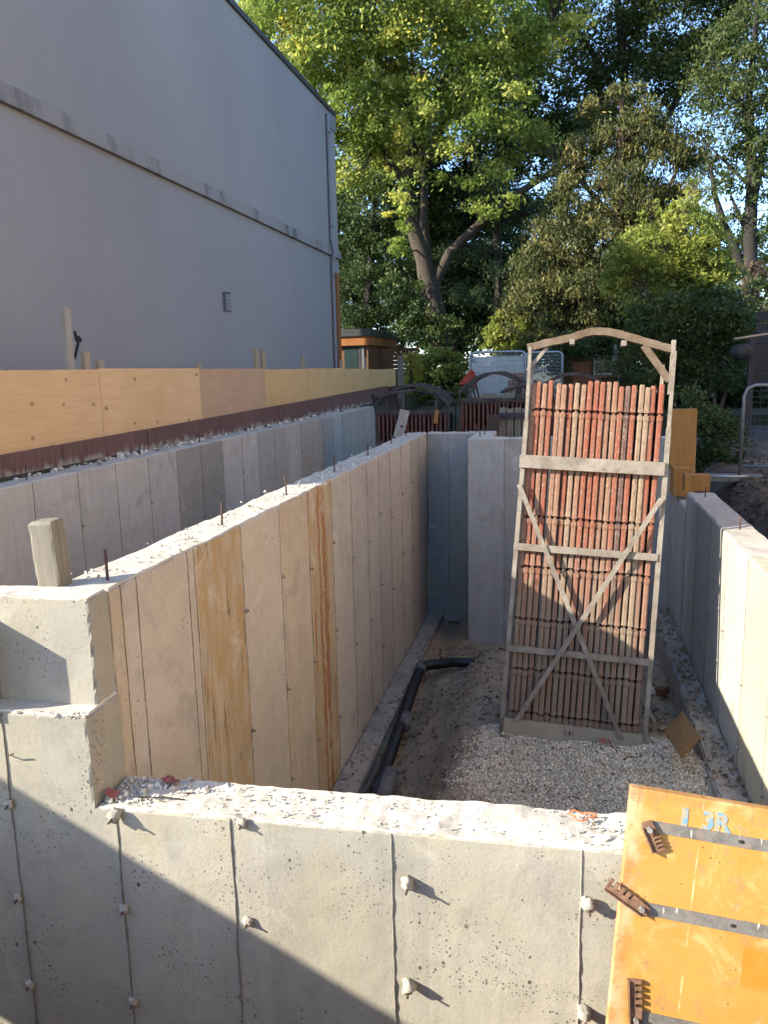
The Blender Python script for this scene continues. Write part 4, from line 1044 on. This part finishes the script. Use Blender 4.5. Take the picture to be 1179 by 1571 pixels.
def yard_things():
    # whitewashed wall seen through the mesh, orange bricks heaped at its foot
    Y = 26.4; a, b = at(722,548,Y), at(812,620,Y)
    mb = MB(); z = .4; k = 0
    while z < a.z:
        x = a.x - .25*(k % 2)
        while x < b.x:
            mb.box((max(a.x, x), Y+.006*math.sin(x*9+k), z), (min(b.x, x+.49), Y+.12, z+.155)); x += .5
        z += .17; k += 1
    mb.box((a.x, Y+.02, .4), (b.x, Y+.11, a.z-.02))
    tag(mb.build('garden_wall', 'white_brick', bevel=.006), 'whitewashed block wall behind the galvanised wire fence panel', 'wall')
    rr = random.Random(4); k = 0
    for row, (v, n) in enumerate(((612, 7), (600, 6), (588, 5), (577, 3))):
        for i in range(n):
            p = at(772+row*7+i*8.5, v, 25.3+.1*row); M = T(p.x, p.y, p.z) @ Matrix.Rotation(rr.uniform(-.3, .3), 4, 'Z')
            mb = MB(); mb.box((-.075, -.15, -.12), (.075, .15, .1))
            tag(mb.build('brick', 'orange_brick', local=True, M=M, bevel=.008), 'orange brick in the heap before the whitewashed wall', 'brick', 'orange bricks heaped before the whitewashed wall')
    for i in range(4):
        p = at(735+i*17, 607, 23.2); mb = MB(); mb.box((p.x-.18, 23.0, p.z-.5), (p.x+.14, 23.4, p.z+.02+.05*(i % 2)))
        tag(mb.build('pale_block', 'stake_wood', bevel=.01), 'pale timber block in the row seen under the hoop of the middle cage', 'block', 'pale blocks seen under the middle cage hoop')
    # red tarpaulin corner
    mb = MB(); mb.prism([at(703,590,23.4), at(723,566,23.4), at(724,592,23.4)], (0, .05, 0))
    mb.prism([at(703,590,23.46), at(723,566,23.46), at(724,592,23.46)], (.1, .3, -.1))
    tag(mb.build('red_chute', 'red_plastic', bevel=.01), 'sloping red plastic piece beside the left post of the wire fence panel', 'plastic chute')
    # playhouse
    Y = 26.0
    a, b = at(862,520,Y), at(970,640,Y)
    o = thing('playhouse', 'small wooden playhouse with white window behind the arch of the tall cage', 'playhouse', ((a.x+b.x)/2, Y, .45))
    w0, w1 = at(915,538,Y), at(939,572,Y)
    mb = MB(); mb.box((a.x, Y, .4), (w0.x, Y+.06, a.z)); mb.box((w1.x, Y, .4), (b.x, Y+.06, a.z)); mb.box((w0.x, Y, .4), (w1.x, Y+.06, w1.z)); mb.box((w0.x, Y, w0.z), (w1.x, Y+.06, a.z)); mb.box((a.x, Y+.06, .4), (a.x+.06, Y+1.8, a.z)); mb.box((b.x-.06, Y+.06, .4), (b.x, Y+1.8, a.z))
    mb.build('wall', 'cedar_boards', o)
    mb = MB(); mx = (a.x+b.x)/2; mb.prism([(a.x-.2, Y-.25, a.z-.05), (b.x+.2, Y-.25, a.z-.05), (mx, Y-.25, a.z+.35)], (0, 2.2, 0)); mb.build('roof', 'dark_boards', o)
    mb = MB(); t_ = .06
    for c0, c1 in (((w0.x-t_, w0.z), (w1.x+t_, w0.z+t_)), ((w0.x-t_, w1.z-t_), (w1.x+t_, w1.z)), ((w0.x-t_, w1.z), (w0.x, w0.z)), ((w1.x, w1.z), (w1.x+t_, w0.z))):
        mb.box((c0[0], Y-.03, c0[1]), (c1[0], Y-.002, c1[1]))
    wn = mb.build('window', 'white_paint', o)
    mb = MB(); cx_, cz_ = (w0.x+w1.x)/2, (w0.z+w1.z)/2; mb.box((w0.x, Y-.02, cz_-.02), (w1.x, Y, cz_+.02)); mb.box((cx_-.02, Y-.022, w1.z), (cx_+.02, Y-.004, w0.z)); mb.build('glazing_bar', 'white_paint', wn)
    mb = MB(); mb.box((w0.x, Y+.03, w1.z), (w1.x, Y+.05, w0.z)); mb.build('pane', 'dark_glass', wn)
    mb = MB(); mb.box((w0.x-.12, Y-.14, w1.z-.14), (w1.x+.12, Y-.035, w1.z-.065)); mb.build('window_box', 'orange_brick', wn)
    d0, d1 = at(880,556,Y), at(906,640,Y); mb = MB(); mb.box((d0.x, Y-.03, .45), (d1.x, Y-.004, d0.z)); mb.build('door', 'orange_brick', o)
    # pale leaning post in front of it
    mb = MB(); mb.tube([at(950,590,25.2), at(946,560,25.2), at(943,528,25.2)], [.07, .06, .07], 7); tag(mb.build('dead_stem', 'white_timber', smooth=True), 'pale bare stem standing right of the playhouse window', 'tree stem')
    # dark steps at the right edge
    Y = 15.0; o = thing('timber_steps', 'dark weathered timber steps at the right edge above the wire fence panel', 'steps', tuple(at(1160,600,Y)))
    for i, v in enumerate((588, 572, 556, 540, 524, 508, 490)):
        y = Y + i*.28; p = at(1152 if i < 5 else 1164, v, y); mb = MB(); mb.box((p.x, y, p.z-.035), (p.x+2.2, y+.3, p.z)); mb.build('tread', 'dark_boards', o)
        mb = MB(); mb.box((p.x+.02, y+.27, p.z), (p.x+2.18, y+.29, p.z+.15)); mb.build('riser', 'black_paint', o)
    p = at(1150,600,Y); mb = MB(); mb.bar((p.x, Y-.05, .3), (p.x, Y-.05, at(1152,520,Y).z), .08, .08, (0,1,0)); mb.build('post', 'dark_boards', o)
    p = at(1143,540,14.5); mb = MB(); mb.tube([p+V3(0,.0,0), p+V3(0,.05,0), p+V3(0,.5,0)], [.12, .14, .14], 14); tag(mb.build('black_bucket', 'black_paint', smooth=True), 'round black bucket end hanging beside the dark steps', 'bucket')
    mb = MB(); mb.tube([at(1128,520,14.4), at(1180,512,14.6)], .018, 7); tag(mb.build('wood_rail', 'stake_wood', smooth=True), 'thin pale rail over the black bucket at the right edge', 'rail')
    # light gravel strip
    rng = np.random.default_rng(12); pts = []; sz = []
    for _ in range(2200):
        x, y = rng.uniform(2.35, 5.5), rng.uniform(10.3, 12.2); pts.append((x, y, yard_z(x, y)+.02)); sz.append(rng.uniform(.01, .022))
    scatter('gravel', pts, sz, 'dull_stone', 'patch of pale gravel behind the wire fence panel at the right edge', 'gravel', 13)
    p0 = at(1092,731,9.6); p1 = at(1150,731,9.6); mb = MB(); mb.tube([p0, p1], .012, 7); tag(mb.build('steel_rod', 'galvanised', smooth=True), 'thin pale rod lying at the foot of the right wire fence panel', 'rod')
yard_things()

# ------------------------------------------------------------------ trees and shrubs
leaf('maple_leaves', (.20, .28, .055), (.56, .57, .15), .58, (.74, .60, .08))
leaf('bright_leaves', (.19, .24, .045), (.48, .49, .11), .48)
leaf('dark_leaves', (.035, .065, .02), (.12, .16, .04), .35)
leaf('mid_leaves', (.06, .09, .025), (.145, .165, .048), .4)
leaf('cedar_sprays', (.07, .085, .025), (.17, .165, .05), .3, (.36, .28, .085))
leaf('pine_needles', (.05, .085, .04), (.13, .17, .07), .3)
leaf('yellow_leaves', (.28, .27, .04), (.45, .40, .06), .45)
leaf('dry_sprays', (.11, .085, .055), (.25, .19, .12), .2)
leaf('red_crown_leaves', (.30, .07, .04), (.45, .14, .08), .35)
def leaf_mesh(name, C, S, mat, parent, rng, droop=.0, aspect=.5, up=.4, tint_scale=.6, cl=None, N0=None):
    n = len(C); nr = rng.normal(size=(n, 3)); nr[:, 2] = np.abs(nr[:, 2])*(.6+up)+up*.4; nr /= np.linalg.norm(nr, axis=1)[:, None]
    ax = rng.normal(size=(n, 3)); ax[:, 2] -= droop*2; ax -= (ax*nr).sum(1)[:, None]*nr; ax /= np.linalg.norm(ax, axis=1)[:, None]+1e-9
    sd = np.cross(nr, ax)
    L = S[:, None]; V = np.empty((n, 4, 3))
    V[:, 0] = C - ax*L*.5; V[:, 2] = C + ax*L*.5
    V[:, 1] = C + sd*L*aspect*.5 - nr*L*.07 + ax*L*.05; V[:, 3] = C - sd*L*aspect*.5 - nr*L*.07 + ax*L*.05
    if parent is not None:
        t_ = np.array(WM[parent.name].translation); V = V - t_
    me = bpy.data.meshes.new(name); me.vertices.add(n*4); me.vertices.foreach_set('co', V.reshape(-1))
    me.loops.add(n*4); me.loops.foreach_set('vertex_index', np.arange(n*4, dtype=np.int32))
    me.polygons.add(n); me.polygons.foreach_set('loop_start', np.arange(0, n*4, 4, dtype=np.int32)); me.polygons.foreach_set('loop_total', np.full(n, 4, np.int32))
    tn = rng.uniform(0, 1, n)*(1-tint_scale) + tint_scale*(cl if cl is not None else rng.uniform(0, 1, n))
    a_ = me.attributes.new('tint', 'FLOAT', 'POINT'); a_.data.foreach_set('value', np.repeat(tn, 4).astype(np.float32))
    me.materials.append(MATS[mat]); me.update(calc_edges=True)
    o = bpy.data.objects.new(name, me); COL.objects.link(o)
    if parent is not None: o.parent = parent; WM[o.name] = WM[parent.name]
    return o
def tree(name, label, Y, limbs, blobs, mat, bark, size, cat='tree', group=None, seed=0, droop=.2, aspect=.5, up=.4, part='crown', stem='trunk', twigs=True, shell=.55, base=None):
    """limbs: [(u, v, width px), ...] polylines; blobs: (u, v, ru, rv, depth offset, depth radius, clusters, leaves per cluster, cluster radius m)"""
    rng = np.random.default_rng(seed); k = px(Y)
    b0 = base or limbs[0][0]; bp = at(b0[0], b0[1], Y)
    o = thing(name, label, cat, (bp.x, bp.y, .45), group)
    mb = MB(); nodes = []
    for L in limbs:
        pts = []; rs = []
        for i in range(len(L)-1):
            (u0, v0, w0), (u1, v1, w1) = L[i][:3], L[i+1][:3]; d0 = L[i][3] if len(L[i]) > 3 else 0; d1 = L[i+1][3] if len(L[i+1]) > 3 else 0
            for j in range(4):
                t_ = j/4; p = at(u0+(u1-u0)*t_, v0+(v1-v0)*t_, Y+d0+(d1-d0)*t_); p += V3(nz(p, 1.3, seed), nz(p, 1.3, seed+5), 0)*(.10*min(1, w0*k))
                pts.append(p); rs.append(max(.012, (w0+(w1-w0)*t_)*k*.5))
        u1, v1, w1 = L[-1][:3]; pts.append(at(u1, v1, Y+(L[-1][3] if len(L[-1]) > 3 else 0))); rs.append(max(.01, w1*k*.5))
        mb.tube(pts, rs, 9); nodes += list(zip(pts, rs))
    C = []; S = []; CL = []
    npos = np.array([tuple(p) for p, r in nodes]) if nodes else None
    for (u, v, ru, rv, dd, dr, nc, nl, cr) in blobs:
        c = np.array(at(u, v, Y+dd)); kk = px(Y+dd)
        for _ in range(nc):
            d = rng.normal(size=3); d /= np.linalg.norm(d); r_ = rng.uniform(shell, 1.0)**.6
            q = c + d*np.array([ru*kk, dr, rv*kk])*r_
            rad = cr*.86*rng.uniform(.5, 1.35); n = max(4, int(nl*rng.uniform(.45, 1.35)*(.6+.4*rad/cr)))
            dd_ = rng.normal(size=(n, 3)); dd_ *= (rng.uniform(0, 1, n)**.45/np.linalg.norm(dd_, axis=1))[:, None]
            dd_[:, 2] *= .62; dd_ *= np.where(rng.uniform(0, 1, n) < .22, rng.uniform(1.2, 2.1, n), 1.0)[:, None]; pp = q + dd_*rad; pp[:, 2] -= droop*.45*rad*(dd_[:, 0]**2+dd_[:, 1]**2)
            C.append(pp); S.append(size*rng.uniform(.75, 1.2)*(.45+.85*rng.uniform(0, 1, n)**.8)); CL.append(np.full(n, rng.uniform()))
            if twigs and nodes and rng.uniform() < .5:
                j = np.argmin(((npos-q)**2).sum(1) + rng.uniform(0, 2)); p0 = Vector(npos[j]); q_ = Vector(q)
                if (q_-p0).length < 5.5:
                    m_ = p0.lerp(q_, .5) + V3(*(rng.normal(size=3)*.18)); r0 = min(nodes[j][1]*.5, .014+.014*(q_-p0).length)
                    mb.tube([p0, p0.lerp(m_, .5), m_, q_], [r0, r0*.75, r0*.5, .008], 5, cap=False)
    mb.build(stem, bark, o, smooth=True)
    C = np.vstack(C); S = np.concatenate(S); CL = np.concatenate(CL)
    leaf_mesh(part, C, S, mat, o, rng, droop, aspect, up, .6, CL)
    return o

# the big maple that rises over everything
tree('maple_tree', 'large maple with forked grey trunk and sunlit yellow-green crown, tallest in the picture', 28,
     [[(675,560,34),(668,480,31),(650,400,24),(630,330,20),(621,280,17),(630,245,16),(643,205,14)],
      [(643,208,14),(628,165,12),(613,110,11),(612,60,9),(620,0,8),(625,-80,6)],
      [(643,212,13),(662,170,12),(680,130,11),(697,90,9),(715,30,7),(735,-70,5)],
      [(615,150,11),(590,105,10),(560,60,8,.5),(545,10,6,.5),(530,-60,5)],
      [(672,158,9),(705,140,8),(745,110,6),(800,70,5),(850,30,4)],
      [(622,280,11),(598,250,9),(575,205,9,-1),(562,180,7,-1),(530,120,5,-1.5)],
      [(658,440,16,.5),(651,330,12,.8),(652,260,11,1.2),(690,170,11,1.5),(720,130,8,1.5)],
      [(660,450,18,0),(690,388,14,.2),(735,345,12,.2),(790,300,10,0),(845,265,8,0),(900,215,7,0)],
      [(600,150,6,-1),(520,75,6,-1.5),(440,40,5,-2),(400,-10,4,-2)]],
     [(470,40,100,95,-2,2.5,95,170,.75), (590,-10,150,120,-1,3,120,170,.8), (700,60,105,115,0,2.5,100,165,.75), (535,120,80,90,-1.5,1.6,74,160,.65), (540,215,45,75,-1,1.2,44,150,.6),
      (640,90,80,70,3,1.2,36,150,.7), (780,10,110,80,0,2.5,72,155,.75), (780,170,70,90,1,1.6,44,140,.65), (690,-130,260,120,-1,4,120,150,.85), (440,-60,110,80,-2,3,50,150,.8), (780,120,70,70,-1,1.5,22,140,.6), (600,225,50,40,2.5,.8,20,130,.5), (610,330,22,60,-1.5,.6,14,90,.35), (600,110,60,90,-2.2,.8,34,80,.5), (690,150,60,80,-1.8,.8,30,80,.5), (655,235,45,40,-1.2,.5,14,60,.4), (760,290,60,35,-.8,.8,18,80,.45)],
     'maple_leaves', 'bark', .165, seed=1)
tree('maple_tree', 'bright green maple sapling catching sun left of the big forked trunk', 31, [[(560,560,10),(565,400,9),(585,250,6),(590,190,3)]],
     [(590,205,45,55,0,1.5,40,150,.6), (560,260,35,40,0,1.2,18,140,.55)], 'bright_leaves', 'bark', .17, seed=2)
tree('red_maple', 'distant tree with a patch of red leaves between the forked trunks', 42, [[(640,520,10),(636,300,8),(634,170,4)]],
     [(634,145,16,42,0,1.5,26,90,.7), (575,170,24,20,0,1.2,10,80,.7)], 'red_crown_leaves', 'dark_bark', .22, seed=3)
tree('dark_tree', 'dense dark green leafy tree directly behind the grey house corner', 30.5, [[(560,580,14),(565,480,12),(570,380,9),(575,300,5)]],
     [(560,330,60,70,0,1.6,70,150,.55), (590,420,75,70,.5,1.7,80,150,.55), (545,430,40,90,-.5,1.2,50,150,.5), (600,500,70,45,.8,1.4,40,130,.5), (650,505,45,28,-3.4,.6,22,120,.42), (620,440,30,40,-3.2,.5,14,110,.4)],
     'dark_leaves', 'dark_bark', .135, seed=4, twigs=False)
tree('dark_tree', 'dark leafy tree filling the gap behind the forked trunk', 34, [[(700,560,16),(705,420,12),(715,300,8)]],
     [(700,300,90,80,0,2.5,70,150,.8), (690,430,100,90,0,2.5,90,150,.8), (790,410,70,100,1,2.2,60,140,.8), (800,270,85,75,2,2.5,60,150,.8), (600,300,80,90,0,2.5,80,160,.85), (720,220,90,60,1,2.5,50,150,.8), (690,360,110,80,2,2.5,90,160,.85), (760,510,110,60,-1,2,60,140,.7)],
     'dark_leaves', 'dark_bark', .19, seed=5)
tree('pine_tree', 'dark pine with pale green needle fans right of the trunk', 29, [[(765,560,16),(764,440,12),(763,340,9),(762,270,6)], [(764,430,6),(800,415,4),(830,405,3)], [(764,390,6),(735,380,4),(705,375,2)], [(764,340,5),(800,330,4),(825,325,2)]],
     [(800,410,45,12,-.8,.8,30,130,.4), (720,380,45,12,0,.8,24,130,.4), (790,330,50,14,0,.8,26,130,.4), (735,450,50,14,0,.8,22,130,.4), (800,460,45,14,0,.8,22,130,.4), (750,300,45,14,0,.8,22,130,.4)],
     'pine_needles', 'dark_bark', .15, seed=6, droop=.5, aspect=.13, up=.7, twigs=False)
tree('cedar_tree', 'tall broad cedar with drooping olive and yellow sprays, behind the tall panel stack', 27.5, [[(940,600,26),(945,480,22),(950,330,16),(955,220,10),(955,140,5)], [(940,560,14),(900,480,10),(870,400,6)], [(948,420,12),(1000,340,8),(1040,260,4)]],
     [(955,190,60,50,0,1.2,46,170,.45), (950,260,95,70,0,1.5,85,180,.5), (930,340,110,75,0,1.7,100,180,.5), (890,420,95,75,-.6,1.6,95,180,.5), (1010,280,70,90,.4,1.4,64,170,.5), (850,480,75,60,-.8,1.3,64,170,.45), (960,440,110,70,0,1.6,80,170,.5), (900,520,110,35,0,1.3,50,150,.45), (1000,400,70,90,.2,1.4,50,150,.5)],
     'cedar_sprays', 'vine_bark', .15, seed=7, droop=.95, aspect=.3, up=.05)
tree('vine_shrub', 'sunlit vine thicket with bright yellow-green shoots at the right of the cedar', 19, [[(1060,640,9),(1060,520,7),(1066,400,4),(1070,290,2)], [(1052,420,2),(1054,330,2),(1066,285,1.5)], [(1075,420,3),(1085,370,2),(1092,330,1.5)], [(1040,640,6),(1020,540,5),(990,440,3)]],
     [(1000,385,58,36,0,.9,38,130,.3), (1060,365,38,52,-.2,.7,44,130,.26), (1075,430,55,60,0,.8,56,130,.3), (1000,440,70,40,.3,.8,34,120,.32), (1066,300,9,28,0,.2,12,36,.14), (1095,370,18,40,.2,.4,14,60,.22), (1028,340,6,26,0,.2,8,30,.14), (985,350,8,22,0,.2,8,34,.15), (1010,325,5,22,0,.2,6,26,.12), (1098,440,24,50,0,.5,24,90,.26), (960,400,30,30,.2,.5,20,90,.28), (1040,480,60,24,0,.6,26,80,.26)],
     'bright_leaves', 'vine_bark', .105, 'shrub', seed=8, droop=.5, aspect=.45)
tree('dark_shrub', 'dim leafless-looking thicket in shade under the bright vines', 18, [[(1100,650,6),(1096,600,5),(1085,560,3)], [(1100,650,5),(1115,600,4),(1126,555,2)], [(1070,650,5),(1060,600,4),(1040,560,2)], [(1110,655,5),(1090,590,3),(1100,540,2)]],
     [(1060,500,80,50,0,1,70,120,.35), (1090,540,50,60,0,.9,46,110,.32), (1000,560,70,50,.3,.9,40,120,.35), (1110,480,30,40,0,.7,26,110,.3)], 'mid_leaves', 'vine_bark', .10, 'shrub', seed=9)
tree('dark_shrub', 'low dark bluish green shrub between the ochre formwork and the right wire fence', 12, [[(1100,735,5),(1098,690,4),(1095,650,2)]],
     [(1100,680,38,45,0,.4,60,110,.17), (1060,660,30,60,.6,.4,30,110,.2)], 'dark_leaves', 'dark_bark', .065, 'shrub', seed=10)
tree('dark_shrub', 'dark leafy thicket closing the view behind the dark steps at the right edge', 21, [[(1130,620,6),(1125,560,4),(1120,510,3)]],
     [(1090,560,60,50,0,1,60,120,.4), (1160,560,50,60,.6,1,60,120,.4), (1030,590,60,40,.4,.9,46,120,.4), (1110,600,70,30,0,.8,46,120,.36), (1170,470,30,40,2,.8,26,110,.35)], 'dark_leaves', 'dark_bark', .12, 'shrub', seed=18)
tree('dark_shrub', 'dim leafy branches hanging over the playhouse roof', 25.2, [[(985,600,5),(975,560,4),(960,530,3),(900,525,2)]],
     [(885,528,45,14,0,.5,34,110,.28), (960,522,45,20,0,.5,34,110,.28), (850,545,22,22,0,.5,16,100,.28), (985,560,22,40,0,.5,26,110,.28)], 'mid_leaves', 'dark_bark', .11, 'shrub', seed=19, droop=.7)
tree('bright_shrub', 'sunlit light green shrub behind the first hooped cage', 25, [[(680,610,5),(680,570,4),(678,545,2)]],
     [(678,562,44,26,0,.7,60,120,.24), (672,592,52,22,0,.8,60,120,.24), (650,575,22,18,0,.5,18,110,.22)], 'bright_leaves', 'dark_bark', .11, 'shrub', seed=11)
tree('bright_shrub', 'upright sunlit yellow-green shrub above the galvanised fence panel', 27, [[(790,600,6),(788,540,4),(785,490,2)]],
     [(785,505,34,32,0,.8,50,120,.26), (765,525,25,20,0,.6,22,110,.24), (815,525,35,22,0,.8,30,110,.26)], 'bright_leaves', 'dark_bark', .115, 'shrub', seed=12, droop=.6)
tree('yellow_shrub', 'small yellowish shrub by the grey post at the hoarding end', 23, [[(630,600,4),(632,560,3)]], [(632,565,16,22,0,.4,18,90,.22)], 'yellow_leaves', 'dark_bark', .1, 'shrub', seed=13)
tree('locust_tree', 'slender dark tree with forked black trunk against blue sky at the right', 26,
     [[(1152,540,24),(1153,420,21),(1152,360,17),(1155,290,15),(1153,220,12),(1150,150,9),(1160,60,7),(1165,-40,5)], [(1140,420,14),(1128,380,12),(1112,345,10),(1098,300,7,.3),(1090,250,4,.4)], [(1158,300,11),(1170,240,9),(1185,180,7),(1195,80,5)], [(1148,360,6),(1135,330,5),(1122,300,3)], [(1152,210,6),(1135,150,5),(1110,110,4),(1085,90,2)], [(1155,290,5),(1110,245,3),(1085,220,2)]],
     [(1130,160,50,60,0,1.5,38,120,.55), (1160,80,55,80,0,1.8,60,130,.6), (1130,260,40,30,0,1.2,16,90,.45), (1110,310,26,26,0,1,12,80,.4), (1170,330,22,30,0,1,10,80,.4), (1120,110,45,40,0,1.4,22,100,.5), (1160,250,30,60,0,1.2,22,90,.45), (1180,150,40,80,0,1.5,30,110,.5)],
     'mid_leaves', 'dark_bark', .12, seed=14, droop=.6)
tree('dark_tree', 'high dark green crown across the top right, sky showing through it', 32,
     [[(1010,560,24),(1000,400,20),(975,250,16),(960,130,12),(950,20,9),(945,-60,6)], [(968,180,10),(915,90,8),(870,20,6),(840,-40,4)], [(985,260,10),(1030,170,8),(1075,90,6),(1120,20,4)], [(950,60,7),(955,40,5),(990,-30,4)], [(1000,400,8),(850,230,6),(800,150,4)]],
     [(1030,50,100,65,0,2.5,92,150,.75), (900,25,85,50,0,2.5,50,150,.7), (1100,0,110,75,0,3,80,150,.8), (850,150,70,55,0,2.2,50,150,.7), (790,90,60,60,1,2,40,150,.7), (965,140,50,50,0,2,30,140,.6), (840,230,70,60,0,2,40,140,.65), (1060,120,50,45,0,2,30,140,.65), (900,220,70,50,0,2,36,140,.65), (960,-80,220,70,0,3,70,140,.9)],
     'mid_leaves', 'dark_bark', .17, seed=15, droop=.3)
tree('yellow_bush', 'sunlit yellow hedge far behind the slender right tree', 38, [[(1185,470,6),(1185,400,4)]], [(1185,390,70,38,0,2,50,120,.7), (1100,410,40,20,0,1.5,20,110,.6)], 'yellow_leaves', 'dark_bark', .2, 'hedge', seed=16)
tree('dry_vine', 'dry pale vine wrapped round the foot of the slender right tree', 25.6, [[(1150,480,5),(1148,430,4),(1156,400,3)]], [(1155,430,16,32,-.2,.35,26,70,.25), (1172,455,16,20,0,.4,12,60,.22)], 'dry_sprays', 'vine_bark', .1, 'vine', seed=17, droop=.6, aspect=.3)
# a ragged belt of far trees closes the view at eye level
fb = [(430,60,'dark'), (560,70,'dark'), (690,60,'dark'), (820,75,'dark'), (950,60,'dark'), (1070,50,'mid'), (1200,40,'mid')]
FL = ['far dark tree hidden behind the grey house', 'far dark tree left of the big maple trunk', 'far dark tree straight behind the big maple trunk', 'far dark tree between the pine and the cedar', 'far dark tree behind the cedar', 'far green tree behind the vine thicket', 'far green tree low behind the slender right tree']
for i, (u, r_, m) in enumerate(fb):
    tree('far_tree', FL[i], 46, [[(u,560,14),(u+5,480,11),(u,400,6)]], [(u,470 if i < 5 else 505,80,r_,0,3,60,110,1.1), (u,430 if i < 4 else 500,60,r_*.8,0,3,34,110,1.1)] + ([(u,370,80,60,0,3,40,120,1.15)] if 0 < i < 5 else []), 'dark_leaves' if m == 'dark' else 'mid_leaves', 'dark_bark', .32, seed=30+i, group='far trees behind the garden', twigs=False)

# ------------------------------------------------------------------ light, sky, camera
SUN = Vector((-1, -.55, .55)).normalized()
el = math.asin(SUN.z); azim = math.atan2(SUN.x, SUN.y)
w = bpy.data.worlds.new('World'); SC.world = w; w.use_nodes = True
nt = w.node_tree; nt.nodes.clear()
sky = nt.nodes.new('ShaderNodeTexSky'); sky.sky_type = 'NISHITA'; sky.sun_disc = False
sky.sun_elevation = el; sky.sun_rotation = azim; sky.air_density = .75; sky.dust_density = .5; sky.ozone_density = 3.0
bg = nt.nodes.new('ShaderNodeBackground'); bg.inputs[1].default_value = .15
ow = nt.nodes.new('ShaderNodeOutputWorld'); nt.links.new(sky.outputs[0], bg.inputs[0]); nt.links.new(bg.outputs[0], ow.inputs[0])
sl = bpy.data.lights.new('sun', 'SUN'); sl.energy = 3.75; sl.angle = R(.53); sl.color = (1, .90, .74)
so = bpy.data.objects.new('sun', sl); COL.objects.link(so); so.rotation_euler = SUN.to_track_quat('Z', 'Y').to_euler(); so.location = SUN*60
cd = bpy.data.cameras.new('camera'); co = bpy.data.objects.new('camera', cd); COL.objects.link(co)
cd.sensor_fit = 'VERTICAL'; cd.sensor_height = 24; cd.lens = FPX/1571*24; cd.clip_start = .05; cd.clip_end = 2000
up = -DWN; bk = -FWD
co.matrix_world = Matrix(((RGT.x, up.x, bk.x, 0), (RGT.y, up.y, bk.y, 0), (RGT.z, up.z, bk.z, EYE), (0,0,0,1)))
SC.camera = co
SC.view_settings.view_transform = 'Standard'; SC.view_settings.look = 'None'; SC.view_settings.gamma = 1; SC.view_settings.exposure = 1.88
SC.render.resolution_x = 769; SC.render.resolution_y = 1024
SC.cycles.max_bounces = 8; SC.cycles.diffuse_bounces = 5; SC.cycles.use_denoising = True
